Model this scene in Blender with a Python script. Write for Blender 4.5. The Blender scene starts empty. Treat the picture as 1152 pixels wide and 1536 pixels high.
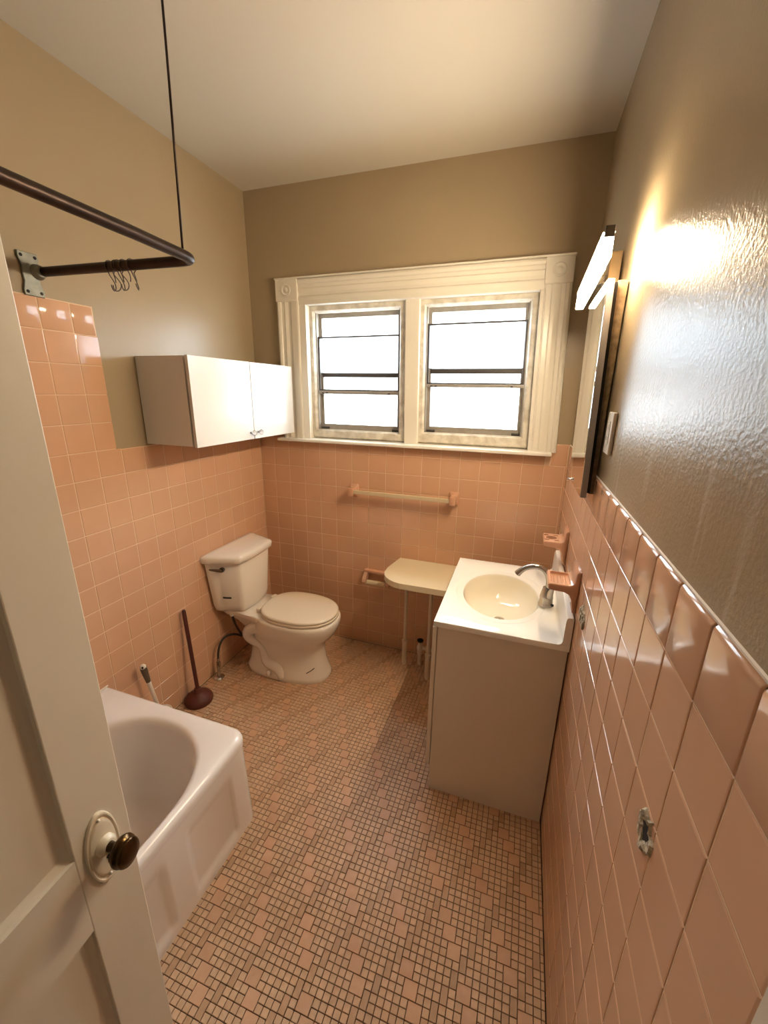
import bpy, bmesh, math, random
from mathutils import Vector, Matrix
S = bpy.context.scene
C = S.collection
random.seed(7)

# ---------------------------------------------------------------- camera
XL, XR, D, CEIL = -1.6227, 0.2300, 2.2710, 2.7182
CAMZ = 1.65732
YAW, PITCH, ROLL, F = -0.32397, -0.28772, 0.0162, 608.52
P = 0.1095                       # tile pitch
H0 = 1.30046                     # the first full horizontal joint under the tile cap
X0, YL0, YR0 = -1.63135, 1.06791, 0.62075
Y_FRONT = -0.40                  # wall with the doorway, behind the photographer

cy_, sy_, cp_, sp_ = math.cos(YAW), math.sin(YAW), math.cos(PITCH), math.sin(PITCH)
fwd = Vector((sy_ * cp_, cy_ * cp_, sp_))
right = Vector((cy_, -sy_, 0))
up = right.cross(fwd)
r2 = right * math.cos(ROLL) + up * math.sin(ROLL)
u2 = -right * math.sin(ROLL) + up * math.cos(ROLL)
cam_d = bpy.data.cameras.new('camera')
cam = bpy.data.objects.new('camera', cam_d)
C.objects.link(cam)
M = Matrix((r2, u2, -fwd)).transposed().to_4x4()
M.translation = Vector((0, 0, CAMZ))
cam.matrix_world = M
cam_d.sensor_fit = 'VERTICAL'
cam_d.sensor_height = 36.0
cam_d.lens = 36.0 * F / 1536.0
cam_d.clip_start = 0.02
S.camera = cam

# ---------------------------------------------------------------- world, lights, exposure
W = bpy.data.worlds.new('overcast_day')
S.world = W
W.use_nodes = True
nt = W.node_tree
bg = nt.nodes['Background']
geo = nt.nodes.new('ShaderNodeTexCoord')
sep = nt.nodes.new('ShaderNodeSeparateXYZ')
ramp = nt.nodes.new('ShaderNodeValToRGB')
nt.links.new(geo.outputs['Generated'], sep.inputs[0])
mapr = nt.nodes.new('ShaderNodeMapRange')
mapr.inputs['From Min'].default_value = -1
mapr.inputs['From Max'].default_value = 1
nt.links.new(sep.outputs['Z'], mapr.inputs['Value'])
nt.links.new(mapr.outputs['Result'], ramp.inputs['Fac'])
e = ramp.color_ramp.elements
e[0].position = 0.40; e[0].color = (0.40, 0.37, 0.33, 1)
e[1].position = 0.47; e[1].color = (0.86, 0.94, 1.0, 1)
nt.links.new(ramp.outputs['Color'], bg.inputs['Color'])
# overcast sky: bright cloud overhead, dimmer along the built-up horizon
ov = nt.nodes.new('ShaderNodeMath'); ov.operation = 'MAXIMUM'; ov.inputs[1].default_value = 0.0
nt.links.new(sep.outputs['Z'], ov.inputs[0])
SKY_HORIZON = 5.6
oa = nt.nodes.new('ShaderNodeMath'); oa.operation = 'MULTIPLY_ADD'; oa.inputs[1].default_value = 4.2 * SKY_HORIZON; oa.inputs[2].default_value = SKY_HORIZON
nt.links.new(ov.outputs[0], oa.inputs[0]); nt.links.new(oa.outputs[0], bg.inputs['Strength'])

def area_light(name, loc, rot, sx, sy, power, col, portal=False):
    l = bpy.data.lights.new(name, 'AREA')
    l.shape = 'RECTANGLE'; l.size = sx; l.size_y = sy
    l.energy = power; l.color = col
    if portal:
        l.cycles.is_portal = True
    o = bpy.data.objects.new(name, l)
    o.location = loc; o.rotation_euler = rot
    C.objects.link(o)
    return o
# portals only guide the sampling of the sky through the two window openings
area_light('window_portal', (-0.955, D + 0.16, 1.75), (math.radians(-90), 0, 0), 0.56, 0.70, 1, (1, 1, 1), True)
area_light('window_portal', (-0.295, D + 0.16, 1.75), (math.radians(-90), 0, 0), 0.56, 0.70, 1, (1, 1, 1), True)
# added fill lamp, unseen, in the hall behind the photographer
area_light('hall_fill', (-0.35, -1.2, 2.55), (0, 0, 0), 0.35, 0.35, 0.5, (1.0, 0.95, 0.88))
LAMP_STRENGTH = 80.0             # vanity bar, see its builder

S.view_settings.view_transform = 'Standard'
S.view_settings.look = 'None'
S.view_settings.gamma = 1.0
S.view_settings.use_curve_mapping = False
S.view_settings.exposure = 1.0
S.cycles.use_denoising = True
S.cycles.max_bounces = 12
S.cycles.diffuse_bounces = 4
S.cycles.glossy_bounces = 5
S.cycles.transparent_max_bounces = 12
S.cycles.sample_clamp_indirect = 6.0

# ---------------------------------------------------------------- helpers
def lin(r, g, b):
    f = lambda c: (c / 255.0) / 12.92 if c <= 10 else ((c / 255.0 + 0.055) / 1.055) ** 2.4
    return (f(r), f(g), f(b), 1)

def mat(name, col, rough=0.5, metal=0.0, spec=0.5, bump=None, var=None, obj_var=0.0, coat=0.0, rough_var=None):
    """bump = (scale, strength, distance[, detail]); var = (scale, second colour, amount)"""
    m = bpy.data.materials.new(name)
    m.use_nodes = True
    n = m.node_tree.nodes; L = m.node_tree.links
    b = n['Principled BSDF']
    b.inputs['Base Color'].default_value = col
    b.inputs['Roughness'].default_value = rough
    b.inputs['Metallic'].default_value = metal
    b.inputs['Specular IOR Level'].default_value = spec
    b.inputs['Coat Weight'].default_value = coat
    b.inputs['Coat Roughness'].default_value = 0.08
    tc = n.new('ShaderNodeNewGeometry')
    pos = tc.outputs['Position']
    out = None
    if var:
        t = n.new('ShaderNodeTexNoise'); t.inputs['Scale'].default_value = var[0]; t.inputs['Detail'].default_value = 4
        L.new(pos, t.inputs['Vector'])
        mx = n.new('ShaderNodeMix'); mx.data_type = 'RGBA'
        mx.inputs['A'].default_value = col; mx.inputs['B'].default_value = var[1]
        r = n.new('ShaderNodeMapRange'); r.inputs['From Min'].default_value = 0.35; r.inputs['From Max'].default_value = 0.7
        r.inputs['To Max'].default_value = var[2]
        L.new(t.outputs['Fac'], r.inputs['Value']); L.new(r.outputs['Result'], mx.inputs['Factor'])
        out = mx.outputs['Result']
    if obj_var:
        oi = n.new('ShaderNodeObjectInfo')
        hv = n.new('ShaderNodeHueSaturation')
        r = n.new('ShaderNodeMapRange'); r.inputs['To Min'].default_value = 1 - obj_var; r.inputs['To Max'].default_value = 1 + obj_var
        L.new(oi.outputs['Random'], r.inputs['Value']); L.new(r.outputs['Result'], hv.inputs['Value'])
        if out: L.new(out, hv.inputs['Color'])
        else: hv.inputs['Color'].default_value = col
        out = hv.outputs['Color']
    if out: L.new(out, b.inputs['Base Color'])
    if rough_var:
        t = n.new('ShaderNodeTexNoise'); t.inputs['Scale'].default_value = rough_var[0]; t.inputs['Detail'].default_value = 3
        L.new(pos, t.inputs['Vector'])
        r = n.new('ShaderNodeMapRange'); r.inputs['From Min'].default_value = 0.3; r.inputs['From Max'].default_value = 0.7
        r.inputs['To Min'].default_value = rough_var[1]; r.inputs['To Max'].default_value = rough_var[2]
        L.new(t.outputs['Fac'], r.inputs['Value']); L.new(r.outputs['Result'], b.inputs['Roughness'])
    if bump:
        t = n.new('ShaderNodeTexNoise'); t.inputs['Scale'].default_value = bump[0]
        t.inputs['Detail'].default_value = bump[3] if len(bump) > 3 else 3
        L.new(pos, t.inputs['Vector'])
        bp = n.new('ShaderNodeBump'); bp.inputs['Strength'].default_value = bump[1]; bp.inputs['Distance'].default_value = bump[2]
        L.new(t.outputs['Fac'], bp.inputs['Height']); L.new(bp.outputs['Normal'], b.inputs['Normal'])
        if coat: L.new(bp.outputs['Normal'], b.inputs['Coat Normal'])
    return m

def obj(name, bm, m, parent=None, smooth=False, label=None, kind=None, cat=None, group=None, angle=None):
    me = bpy.data.meshes.new(name)
    bm.normal_update()
    bm.to_mesh(me); bm.free()
    if smooth:
        for p in me.polygons: p.use_smooth = True
        if angle: me.set_sharp_from_angle(angle=math.radians(angle))
    if isinstance(m, (list, tuple)):
        for k in m: me.materials.append(k)
    else:
        me.materials.append(m)
    o = bpy.data.objects.new(name, me)
    C.objects.link(o)
    if parent: o.parent = parent
    if label: o['label'] = label
    if kind: o['kind'] = kind
    if cat: o['category'] = cat
    if group: o['group'] = group
    return o

def thing(name, label, cat, loc=(0, 0, 0), rotz=0, group=None):
    o = bpy.data.objects.new(name, None)
    o.empty_display_size = 0.05
    o.location = loc; o.rotation_euler = (0, 0, rotz)
    C.objects.link(o)
    o['label'] = label; o['category'] = cat
    if group: o['group'] = group
    return o

def NB(): return bmesh.new()

def box(bm, lo, hi, bev=0.0, seg=2, mi=0):
    x0, y0, z0 = lo; x1, y1, z1 = hi
    v = [bm.verts.new(c) for c in ((x0, y0, z0), (x1, y0, z0), (x1, y1, z0), (x0, y1, z0), (x0, y0, z1), (x1, y0, z1), (x1, y1, z1), (x0, y1, z1))]
    fs = [bm.faces.new([v[i] for i in q]) for q in ((0, 3, 2, 1), (4, 5, 6, 7), (0, 1, 5, 4), (1, 2, 6, 5), (2, 3, 7, 6), (3, 0, 4, 7))]
    for f in fs: f.material_index = mi
    if bev > 0:
        es = list({e for f in fs for e in f.edges})
        bmesh.ops.bevel(bm, geom=es, offset=bev, segments=seg, profile=0.5, affect='EDGES')
    return bm

def ring_loft(bm, rings, cap0=True, cap1=True, closed=True):
    vs = [[bm.verts.new(p) for p in r] for r in rings]
    n = len(vs[0])
    for a, b in zip(vs[:-1], vs[1:]):
        for i in range(n if closed else n - 1):
            j = (i + 1) % n
            try: bm.faces.new((a[i], a[j], b[j], b[i]))
            except ValueError: pass
    if cap0: bm.faces.new(list(reversed(vs[0])))
    if cap1: bm.faces.new(vs[-1])
    return vs

def tube(bm, pts, rad, n=10, caps=True, flat=1.0):
    """round bar along a polyline; rad a number or one per point"""
    pts = [Vector(p) for p in pts]
    rads = rad if isinstance(rad, (list, tuple)) else [rad] * len(pts)
    rings = []
    t0 = (pts[1] - pts[0]).normalized()
    ref = Vector((0, 0, 1)) if abs(t0.z) < 0.9 else Vector((1, 0, 0))
    nrm = (ref - t0 * ref.dot(t0)).normalized()
    for i, p in enumerate(pts):
        if i == 0: t = pts[1] - pts[0]
        elif i == len(pts) - 1: t = pts[-1] - pts[-2]
        else: t = (pts[i + 1] - p).normalized() + (p - pts[i - 1]).normalized()
        t.normalize()
        nrm = (nrm - t * nrm.dot(t)).normalized()
        bn = t.cross(nrm)
        rings.append([p + (nrm * math.cos(2 * math.pi * k / n) + bn * math.sin(2 * math.pi * k / n) * flat) * rads[i] for k in range(n)])
    ring_loft(bm, rings, caps, caps)
    return bm

def lathe(bm, prof, n=24, axis='z', at=(0, 0, 0), sx=1.0, sy=1.0):
    """prof: list of (radius, height)"""
    at = Vector(at); rings = []
    for r, h in prof:
        rr = max(r, 1e-5); ring = []
        for k in range(n):
            a = 2 * math.pi * k / n
            c, s = rr * math.cos(a) * sx, rr * math.sin(a) * sy
            ring.append(at + (Vector((c, s, h)) if axis == 'z' else Vector((h, c, s)) if axis == 'x' else Vector((s, h, c))))
        rings.append(ring)
    ring_loft(bm, rings)
    return bm

def prism(bm, outline, axis, a, b, bev=0.0, seg=2):
    """outline: 2D points; axis 'x': (y,z), 'y': (x,z), 'z': (x,y)"""
    def p3(p, h):
        return (h, p[0], p[1]) if axis == 'x' else (p[0], h, p[1]) if axis == 'y' else (p[0], p[1], h)
    A = [bm.verts.new(p3(p, a)) for p in outline]
    B = [bm.verts.new(p3(p, b)) for p in outline]
    n = len(outline)
    f0 = bm.faces.new(A); f1 = bm.faces.new(list(reversed(B)))
    for i in range(n):
        j = (i + 1) % n
        bm.faces.new((A[j], A[i], B[i], B[j]))
    bmesh.ops.recalc_face_normals(bm, faces=bm.faces[:])
    if bev:
        es = list(set(f0.edges) | set(f1.edges))
        bmesh.ops.bevel(bm, geom=es, offset=bev, segments=seg, profile=0.5, affect='EDGES')
    return bm

def arc(cx, cy, r, a0, a1, n=6):
    return [(cx + r * math.cos(math.radians(a0 + (a1 - a0) * i / n)), cy + r * math.sin(math.radians(a0 + (a1 - a0) * i / n))) for i in range(n + 1)]

def rot_bm(bm, m):
    bmesh.ops.transform(bm, matrix=m, verts=bm.verts[:])

def carve(o, cutters):
    """cut the closed meshes in `cutters` out of object o for good; nothing of them stays in the scene"""
    temp = []
    for bm in cutters:
        me = bpy.data.meshes.new('cut'); bm.to_mesh(me); bm.free()
        c = bpy.data.objects.new('cut', me); C.objects.link(c); c.parent = o.parent
        md = o.modifiers.new('b', 'BOOLEAN'); md.operation = 'DIFFERENCE'; md.object = c; md.solver = 'EXACT'
        temp.append(c)
    bpy.context.view_layer.update()
    dg = bpy.context.evaluated_depsgraph_get()
    me = bpy.data.meshes.new_from_object(o.evaluated_get(dg))
    o.modifiers.clear()
    o.data = me
    for c in temp:
        d = c.data
        bpy.data.objects.remove(c); bpy.data.meshes.remove(d)

def bez(p0, p1, p2, p3, n=10):
    p0, p1, p2, p3 = map(Vector, (p0, p1, p2, p3)); out = []
    for i in range(n + 1):
        t = i / n; s = 1 - t
        out.append(p0 * s ** 3 + p1 * 3 * s * s * t + p2 * 3 * s * t * t + p3 * t ** 3)
    return out

# ---------------------------------------------------------------- materials
TAUPE = lin(166, 148, 120)
M_wall = mat('taupe_paint', TAUPE, 0.31, bump=(55, 0.12, 0.004, 4), var=(2.5, lin(158, 141, 114), 0.6))
M_wall_gloss = mat('taupe_gloss_paint', TAUPE, 0.27, spec=0.14, bump=(120, 0.32, 0.003, 3), var=(3, lin(156, 139, 113), 0.6))
def streaks(m):
    # old pale drip marks low on the right-hand wall, just above the tile cap
    n = m.node_tree.nodes; L = m.node_tree.links; b = n['Principled BSDF']
    g = n.new('ShaderNodeNewGeometry'); mp = n.new('ShaderNodeMapping'); mp.inputs['Scale'].default_value = (1, 26, 2.2)
    t = n.new('ShaderNodeTexNoise'); t.inputs['Scale'].default_value = 1.0; t.inputs['Detail'].default_value = 2
    L.new(g.outputs['Position'], mp.inputs['Vector']); L.new(mp.outputs['Vector'], t.inputs['Vector'])
    r = n.new('ShaderNodeMapRange'); r.inputs['From Min'].default_value = 0.60; r.inputs['From Max'].default_value = 0.72; r.inputs['To Max'].default_value = 0.45
    L.new(t.outputs['Fac'], r.inputs['Value'])
    sz = n.new('ShaderNodeSeparateXYZ'); L.new(g.outputs['Position'], sz.inputs[0])
    k = n.new('ShaderNodeMapRange'); k.inputs['From Min'].default_value = 1.72; k.inputs['From Max'].default_value = 1.50
    L.new(sz.outputs['Z'], k.inputs['Value'])
    mu = n.new('ShaderNodeMath'); mu.operation = 'MULTIPLY'; L.new(r.outputs['Result'], mu.inputs[0]); L.new(k.outputs['Result'], mu.inputs[1])
    mx = n.new('ShaderNodeMix'); mx.data_type = 'RGBA'; mx.inputs['B'].default_value = lin(206, 194, 176)
    src = b.inputs['Base Color'].links[0].from_socket
    L.new(src, mx.inputs['A']); L.new(mu.outputs[0], mx.inputs['Factor']); L.new(mx.outputs['Result'], b.inputs['Base Color'])
streaks(M_wall_gloss)
M_ceil = mat('ceiling_paint', lin(203, 195, 180), 0.6, bump=(60, 0.06, 0.003))
M_tile = mat('peach_tile', lin(213, 169, 137), 0.10, spec=0.55, bump=(9, 0.05, 0.004, 2), var=(6, lin(207, 161, 128), 0.5), obj_var=0.03)
M_grout = mat('wall_grout', lin(224, 194, 160), 0.8, bump=(300, 0.2, 0.001))
M_fgrout = mat('floor_grout', lin(50, 31, 22), 0.9, bump=(400, 0.3, 0.001), var=(5, lin(40, 26, 19), 0.6))
M_mos_s = mat('mosaic_small', lin(208, 173, 140), 0.42, bump=(220, 0.12, 0.001), var=(45, lin(195, 158, 124), 0.8), obj_var=0.07)
M_mos_r = mat('mosaic_bar', lin(190, 154, 121), 0.42, bump=(220, 0.12, 0.001), var=(45, lin(178, 141, 108), 0.8), obj_var=0.06)
M_mos_l = mat('mosaic_large', lin(206, 164, 130), 0.42, bump=(220, 0.12, 0.001), var=(30, lin(200, 155, 123), 0.8), obj_var=0.06)
M_trim = mat('cream_gloss_paint', lin(233, 227, 214), 0.28, bump=(40, 0.06, 0.003), var=(4, lin(226, 218, 202), 0.5))
M_sill = mat('white_sill_paint', lin(240, 236, 226), 0.30, bump=(40, 0.05, 0.003))
M_weather = mat('weathered_frame_paint', lin(222, 215, 200), 0.65, bump=(70, 0.5, 0.004, 6), var=(22, lin(164, 152, 132), 0.7))
M_alu = mat('dull_aluminium', lin(168, 163, 155), 0.45, metal=0.3, var=(30, lin(150, 144, 132), 0.6))
M_alu_dark = mat('dark_aluminium', lin(80, 75, 71), 0.45, metal=0.4)
M_door = mat('door_paint', lin(224, 215, 198), 0.36, bump=(26, 0.10, 0.004, 5), var=(5, lin(217, 206, 188), 0.6))
M_white_lam = mat('white_laminate', lin(224, 221, 216), 0.22, spec=0.5)
M_van_lam = mat('grey_white_laminate', lin(230, 219, 202), 0.45, bump=(300, 0.08, 0.001))
M_ceramic = mat('white_ceramic', lin(238, 228, 214), 0.07, spec=0.6)
M_seat = mat('seat_plastic', lin(234, 220, 198), 0.22)
M_tub = mat('tub_enamel', lin(236, 228, 222), 0.14, spec=0.55, bump=(4, 0.03, 0.006))
M_marble = mat('cultured_marble', lin(248, 243, 232), 0.08, spec=0.55)
M_marble_b = mat('warm_lit_marble', lin(250, 241, 220), 0.08, spec=0.55)  # same marble, tinted for the warm light bouncing inside the basin
M_peach_fix = mat('peach_fixture', lin(208, 160, 130), 0.09, spec=0.55)
M_cream_fix = mat('cream_towel_bar', lin(208, 190, 158), 0.25)
M_nickel = mat('brushed_nickel', lin(176, 170, 162), 0.26, metal=1.0)
M_chrome = mat('chrome', lin(220, 220, 222), 0.08, metal=1.0)
M_iron = mat('dark_bronze_pipe', lin(58, 44, 38), 0.38, metal=0.7, var=(20, lin(40, 30, 27), 0.7))
M_galv = mat('galvanised_steel', lin(142, 142, 132), 0.45, metal=0.75, var=(25, lin(104, 102, 92), 0.8))
M_wire = mat('thin_wire', lin(84, 76, 70), 0.3, metal=0.9)
M_dark = mat('shade_and_black', lin(20, 15, 12), 0.8)  # near-black: painted shade of holes and gaps, also black fittings
M_blackp = mat('black_tape', lin(22, 20, 24), 0.5)
M_brass = mat('aged_brass', lin(92, 70, 42), 0.26, metal=0.9, var=(40, lin(50, 36, 24), 0.8))
M_wood = mat('dark_red_stick', lin(82, 34, 26), 0.35, var=(30, lin(60, 24, 20), 0.6))
M_rubber = mat('red_brown_rubber', lin(98, 42, 26), 0.55, var=(14, lin(74, 30, 20), 0.8))
M_hose = mat('braided_hose', lin(60, 54, 50), 0.45, metal=0.4, bump=(500, 0.5, 0.001))
M_pipe = mat('painted_pipe', lin(216, 202, 180), 0.45, bump=(60, 0.2, 0.002))
M_shelf = mat('cream_laminate', lin(236, 222, 190), 0.35)
M_shelf_e = mat('shelf_edge', lin(226, 216, 200), 0.4)
M_mirror = mat('mirror_glass', (0.86, 0.86, 0.84, 1), 0.01, metal=1.0)
M_mirror_edge = mat('mirror_door_edge', lin(150, 142, 136), 0.4, metal=0.1)
M_cabwood = mat('paint_smeared_wood', lin(150, 124, 90), 0.6, bump=(60, 0.3, 0.003, 5), var=(40, lin(88, 66, 42), 0.8))
M_plate = mat('switch_plate_plastic', lin(232, 224, 212), 0.3)
M_plaster = mat('broken_plaster', lin(196, 184, 160), 0.9, bump=(160, 0.9, 0.004, 5), var=(70, lin(120, 106, 86), 0.9))
M_grip = mat('grey_grip', lin(96, 82, 68), 0.5)
M_caulk = mat('caulk', lin(226, 212, 196), 0.5)
M_hall = mat('hall_paint', lin(206, 192, 168), 0.6)
M_hfloor = mat('hall_boards', lin(120, 86, 56), 0.4, var=(8, lin(96, 66, 42), 0.8))

m = bpy.data.materials.new('crystal_knob'); m.use_nodes = True
b = m.node_tree.nodes['Principled BSDF']
b.inputs['Transmission Weight'].default_value = 0.85; b.inputs['Roughness'].default_value = 0.03; b.inputs['IOR'].default_value = 1.5
M_crystal = m

m = bpy.data.materials.new('pebbled_glass'); m.use_nodes = True
n = m.node_tree.nodes; L = m.node_tree.links
n.remove(n['Principled BSDF'])
tr = n.new('ShaderNodeBsdfTransparent'); tr.inputs['Color'].default_value = (0.92, 0.94, 0.95, 1)
tl = n.new('ShaderNodeBsdfTranslucent'); tl.inputs['Color'].default_value = (0.86, 0.90, 0.93, 1)
gl = n.new('ShaderNodeBsdfGlossy'); gl.inputs['Roughness'].default_value = 0.12; gl.inputs['Color'].default_value = (1, 1, 1, 1)
g = n.new('ShaderNodeNewGeometry'); t = n.new('ShaderNodeTexNoise'); t.inputs['Scale'].default_value = 130; t.inputs['Detail'].default_value = 2
L.new(g.outputs['Position'], t.inputs['Vector'])
bp = n.new('ShaderNodeBump'); bp.inputs['Strength'].default_value = 0.5; bp.inputs['Distance'].default_value = 0.003
L.new(t.outputs['Fac'], bp.inputs['Height'])
for q in (tl, gl): L.new(bp.outputs['Normal'], q.inputs['Normal'])
m1 = n.new('ShaderNodeMixShader'); m1.inputs[0].default_value = 0.25
L.new(tr.outputs[0], m1.inputs[1]); L.new(tl.outputs[0], m1.inputs[2])
m2 = n.new('ShaderNodeMixShader'); m2.inputs[0].default_value = 0.05
L.new(m1.outputs[0], m2.inputs[1]); L.new(gl.outputs[0], m2.inputs[2])
L.new(m2.outputs[0], n['Material Output'].inputs['Surface'])
M_glass = m

m = bpy.data.materials.new('clear_pane'); m.use_nodes = True
n = m.node_tree.nodes; L = m.node_tree.links
n.remove(n['Principled BSDF'])
tr = n.new('ShaderNodeBsdfTransparent'); tr.inputs['Color'].default_value = (0.96, 0.97, 0.97, 1)
gl = n.new('ShaderNodeBsdfGlossy'); gl.inputs['Roughness'].default_value = 0.03
fr = n.new('ShaderNodeFresnel'); fr.inputs['IOR'].default_value = 1.45
m2 = n.new('ShaderNodeMixShader')
L.new(fr.outputs[0], m2.inputs[0]); L.new(tr.outputs[0], m2.inputs[1]); L.new(gl.outputs[0], m2.inputs[2])
L.new(m2.outputs[0], n['Material Output'].inputs['Surface'])
M_pane = m

m = bpy.data.materials.new('lit_diffuser'); m.use_nodes = True
b = m.node_tree.nodes['Principled BSDF']
b.inputs['Base Color'].default_value = (0.9, 0.88, 0.84, 1)
b.inputs['Emission Color'].default_value = (1.0, 0.79, 0.53, 1)
b.inputs['Emission Strength'].default_value = LAMP_STRENGTH
M_lit = m
# ---------------------------------------------------------------- room shell
def struct(name, bm, m, **k): return obj(name, bm, m, kind='structure', **k)

TT = 0.006                       # tile thickness in front of the grout bed plane
bm = NB(); box(bm, (XL - 0.15, -2.3, -0.12), (XR + 0.15, D + 0.15, -0.004)); floor = struct('floor', bm, M_fgrout)
bm = NB(); box(bm, (XL - 0.15, -2.3, CEIL), (XR + 0.15, D + 0.15, CEIL + 0.1)); struct('ceiling', bm, M_ceil)
# each wall is a slab whose face is the painted plaster / grout bed, just behind the tile faces
bm = NB(); box(bm, (XL - 0.15, Y_FRONT - 0.1, -0.004), (XL - 0.0035, D + 0.15, CEIL)); wall_left = struct('wall_left', bm, M_wall)
bm = NB(); box(bm, (XR + 0.0035, Y_FRONT - 0.1, -0.004), (XR + 0.15, D + 0.15, CEIL)); wall_right = struct('wall_right', bm, M_wall_gloss)
# back wall with the window opening
WX0, WX1, WZ0, WZ1 = -1.300, 0.035, 1.372, 2.160
bm = NB()
yb0, yb1 = D + 0.0035, D + 0.15
for lo, hi in (((XL - 0.1, yb0, -0.004), (WX0, yb1, CEIL)), ((WX1, yb0, -0.004), (XR + 0.1, yb1, CEIL)),
               ((WX0, yb0, -0.004), (WX1, yb1, WZ0)), ((WX0, yb0, WZ1), (WX1, yb1, CEIL))):
    box(bm, lo, hi)
bmesh.ops.remove_doubles(bm, verts=bm.verts[:], dist=1e-5)
wall_back = struct('wall_back', bm, M_wall)
# wall behind the photographer, with the doorway
DX0, DX1, DZ = -0.575, 0.185, 2.06
bm = NB()
for lo, hi in (((XL - 0.1, Y_FRONT - 0.1, 0), (DX0, Y_FRONT, CEIL)), ((DX1, Y_FRONT - 0.1, 0), (XR + 0.1, Y_FRONT, CEIL)), ((DX0, Y_FRONT - 0.1, DZ), (DX1, Y_FRONT, CEIL))):
    box(bm, lo, hi)
struct('wall_front', bm, M_wall)
bm = NB(); box(bm, (XL - 0.1, -2.3, 0), (XL, Y_FRONT - 0.1, CEIL)); struct('wall_hall_left', bm, M_hall)
bm = NB(); box(bm, (XR + 0.02, -2.3, 0), (XR + 0.1, Y_FRONT - 0.1, CEIL)); struct('wall_hall_right', bm, M_hall)
bm = NB(); box(bm, (XL - 0.1, -2.35, 0), (XR + 0.1, -2.25, CEIL)); struct('wall_hall_end', bm, M_hall)
# door lining around the doorway
bm = NB()
box(bm, (DX0 - 0.09, Y_FRONT, 0), (DX0, Y_FRONT + 0.018, DZ + 0.09), 0.003)
box(bm, (DX0, Y_FRONT, DZ), (DX1 + 0.03, Y_FRONT + 0.018, DZ + 0.09), 0.003)
struct('trim_2', bm, M_door)
# painted strip where the right-hand tiling stops
bm = NB(); box(bm, (XR - 0.0015, 0.19, 0.0), (XR + 0.0035, 0.2905, 2.2), 0.001); struct('trim_3', bm, M_door)

# ---------------------------------------------------------------- wall tiles
G = 0.0026                       # joint width
mesh_cache = {}
def tile_mesh(w, h, kind='flat', bulge=0.011):
    key = (round(w, 4), round(h, 4), kind)
    if key in mesh_cache: return mesh_cache[key]
    bm = NB()
    if kind == 'flat':
        prof = [(0.0, -TT), (0.0, -0.0016), (0.0007, -0.0005), (0.0026, 0.0)]
        rings = []
        for ins, z in prof:
            a, b2 = w / 2 - ins, h / 2 - ins
            rings.append([(-a, -b2, z), (a, -b2, z), (a, b2, z), (-a, b2, z)])
        ring_loft(bm, rings, cap0=False)
    else:
        # rounded (bullnose) along the +y side, and along +x too for a corner piece
        n = 6
        def row(xx, insx):
            pts = [(xx, -h / 2, -TT), (xx, -h / 2, -0.0016), (xx, -h / 2 + 0.0026, -insx)]
            R = bulge
            for i in range(n + 1):
                a = math.pi / 2 * (1 - i / n)
                pts.append((xx, h / 2 - R + R * math.cos(a), -insx - R + R * math.sin(a)))
            pts.append((xx, h / 2, -R - 0.004))
            return pts
        xs = [(-w / 2, 0.0022), (-w / 2 + 0.0008, 0.0006), (-w / 2 + 0.0026, 0.0)]
        if kind == 'nose':
            xs += [(w / 2 - 0.0026, 0.0), (w / 2 - 0.0008, 0.0006), (w / 2, 0.0022)]
        else:
            R = bulge
            for i in range(n + 1):
                a = math.pi / 2 * (1 - i / n)
                xs.append((w / 2 - R + R * math.cos(a), R - R * math.sin(a)))
        ring_loft(bm, [row(x, i) for x, i in xs], cap0=False, cap1=False, closed=False)
        bmesh.ops.reverse_faces(bm, faces=bm.faces[:])
    bm.normal_update()
    me = bpy.data.meshes.new('tile_' + kind); bm.to_mesh(me); bm.free()
    if kind != 'flat':
        for p in me.polygons: p.use_smooth = True
    me.materials.append(M_tile)
    mesh_cache[key] = me
    return me

# frames: local x along the wall, local y up, local z out of the wall
FR = {'back': Matrix(((1, 0, 0), (0, 0, -1), (0, 1, 0))), 'left': Matrix(((0, 0, 1), (1, 0, 0), (0, 1, 0))), 'right': Matrix(((0, 0, -1), (-1, 0, 0), (0, 1, 0)))}
def to_world(side, a, z, out=0.0):
    return Vector((a, D - out, z)) if side == 'back' else Vector((XL + out, a, z)) if side == 'left' else Vector((XR - out, a, z))

def tile(side, wall, a0, a1, z0, z1, kind='flat', out=0.0, flip=False, name='tile'):
    w, h = a1 - a0 - G, z1 - z0 - G
    if w < 0.006 or h < 0.006: return
    me = tile_mesh(w, h, kind)
    o = bpy.data.objects.new(name, me)
    Mx = FR[side].to_4x4()
    j = Matrix.Rotation(random.gauss(0, 0.0022), 4, 'X') @ Matrix.Rotation(random.gauss(0, 0.0022), 4, 'Y')
    Mx = Mx @ j
    Mx.translation = to_world(side, (a0 + a1) / 2, (z0 + z1) / 2, out + random.gauss(0, 0.00012))
    o.matrix_world = Mx
    o.parent = wall
    C.objects.link(o)

def grout_bed(side, wall, rects):
    bm = NB()
    for a0, a1, z0, z1 in rects:
        p, q = to_world(side, a0, z0, -0.0036), to_world(side, a1, z1, -0.0013)
        box(bm, [min(x, y) for x, y in zip(p, q)], [max(x, y) for x, y in zip(p, q)])
    return obj('grout_bed', bm, M_grout, wall)

ROWS = [(H0 - (j + 1) * P, H0 - j * P) for j in range(11)] + [(0.004, H0 - 11 * P)]
TOP = H0 + P
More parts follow.
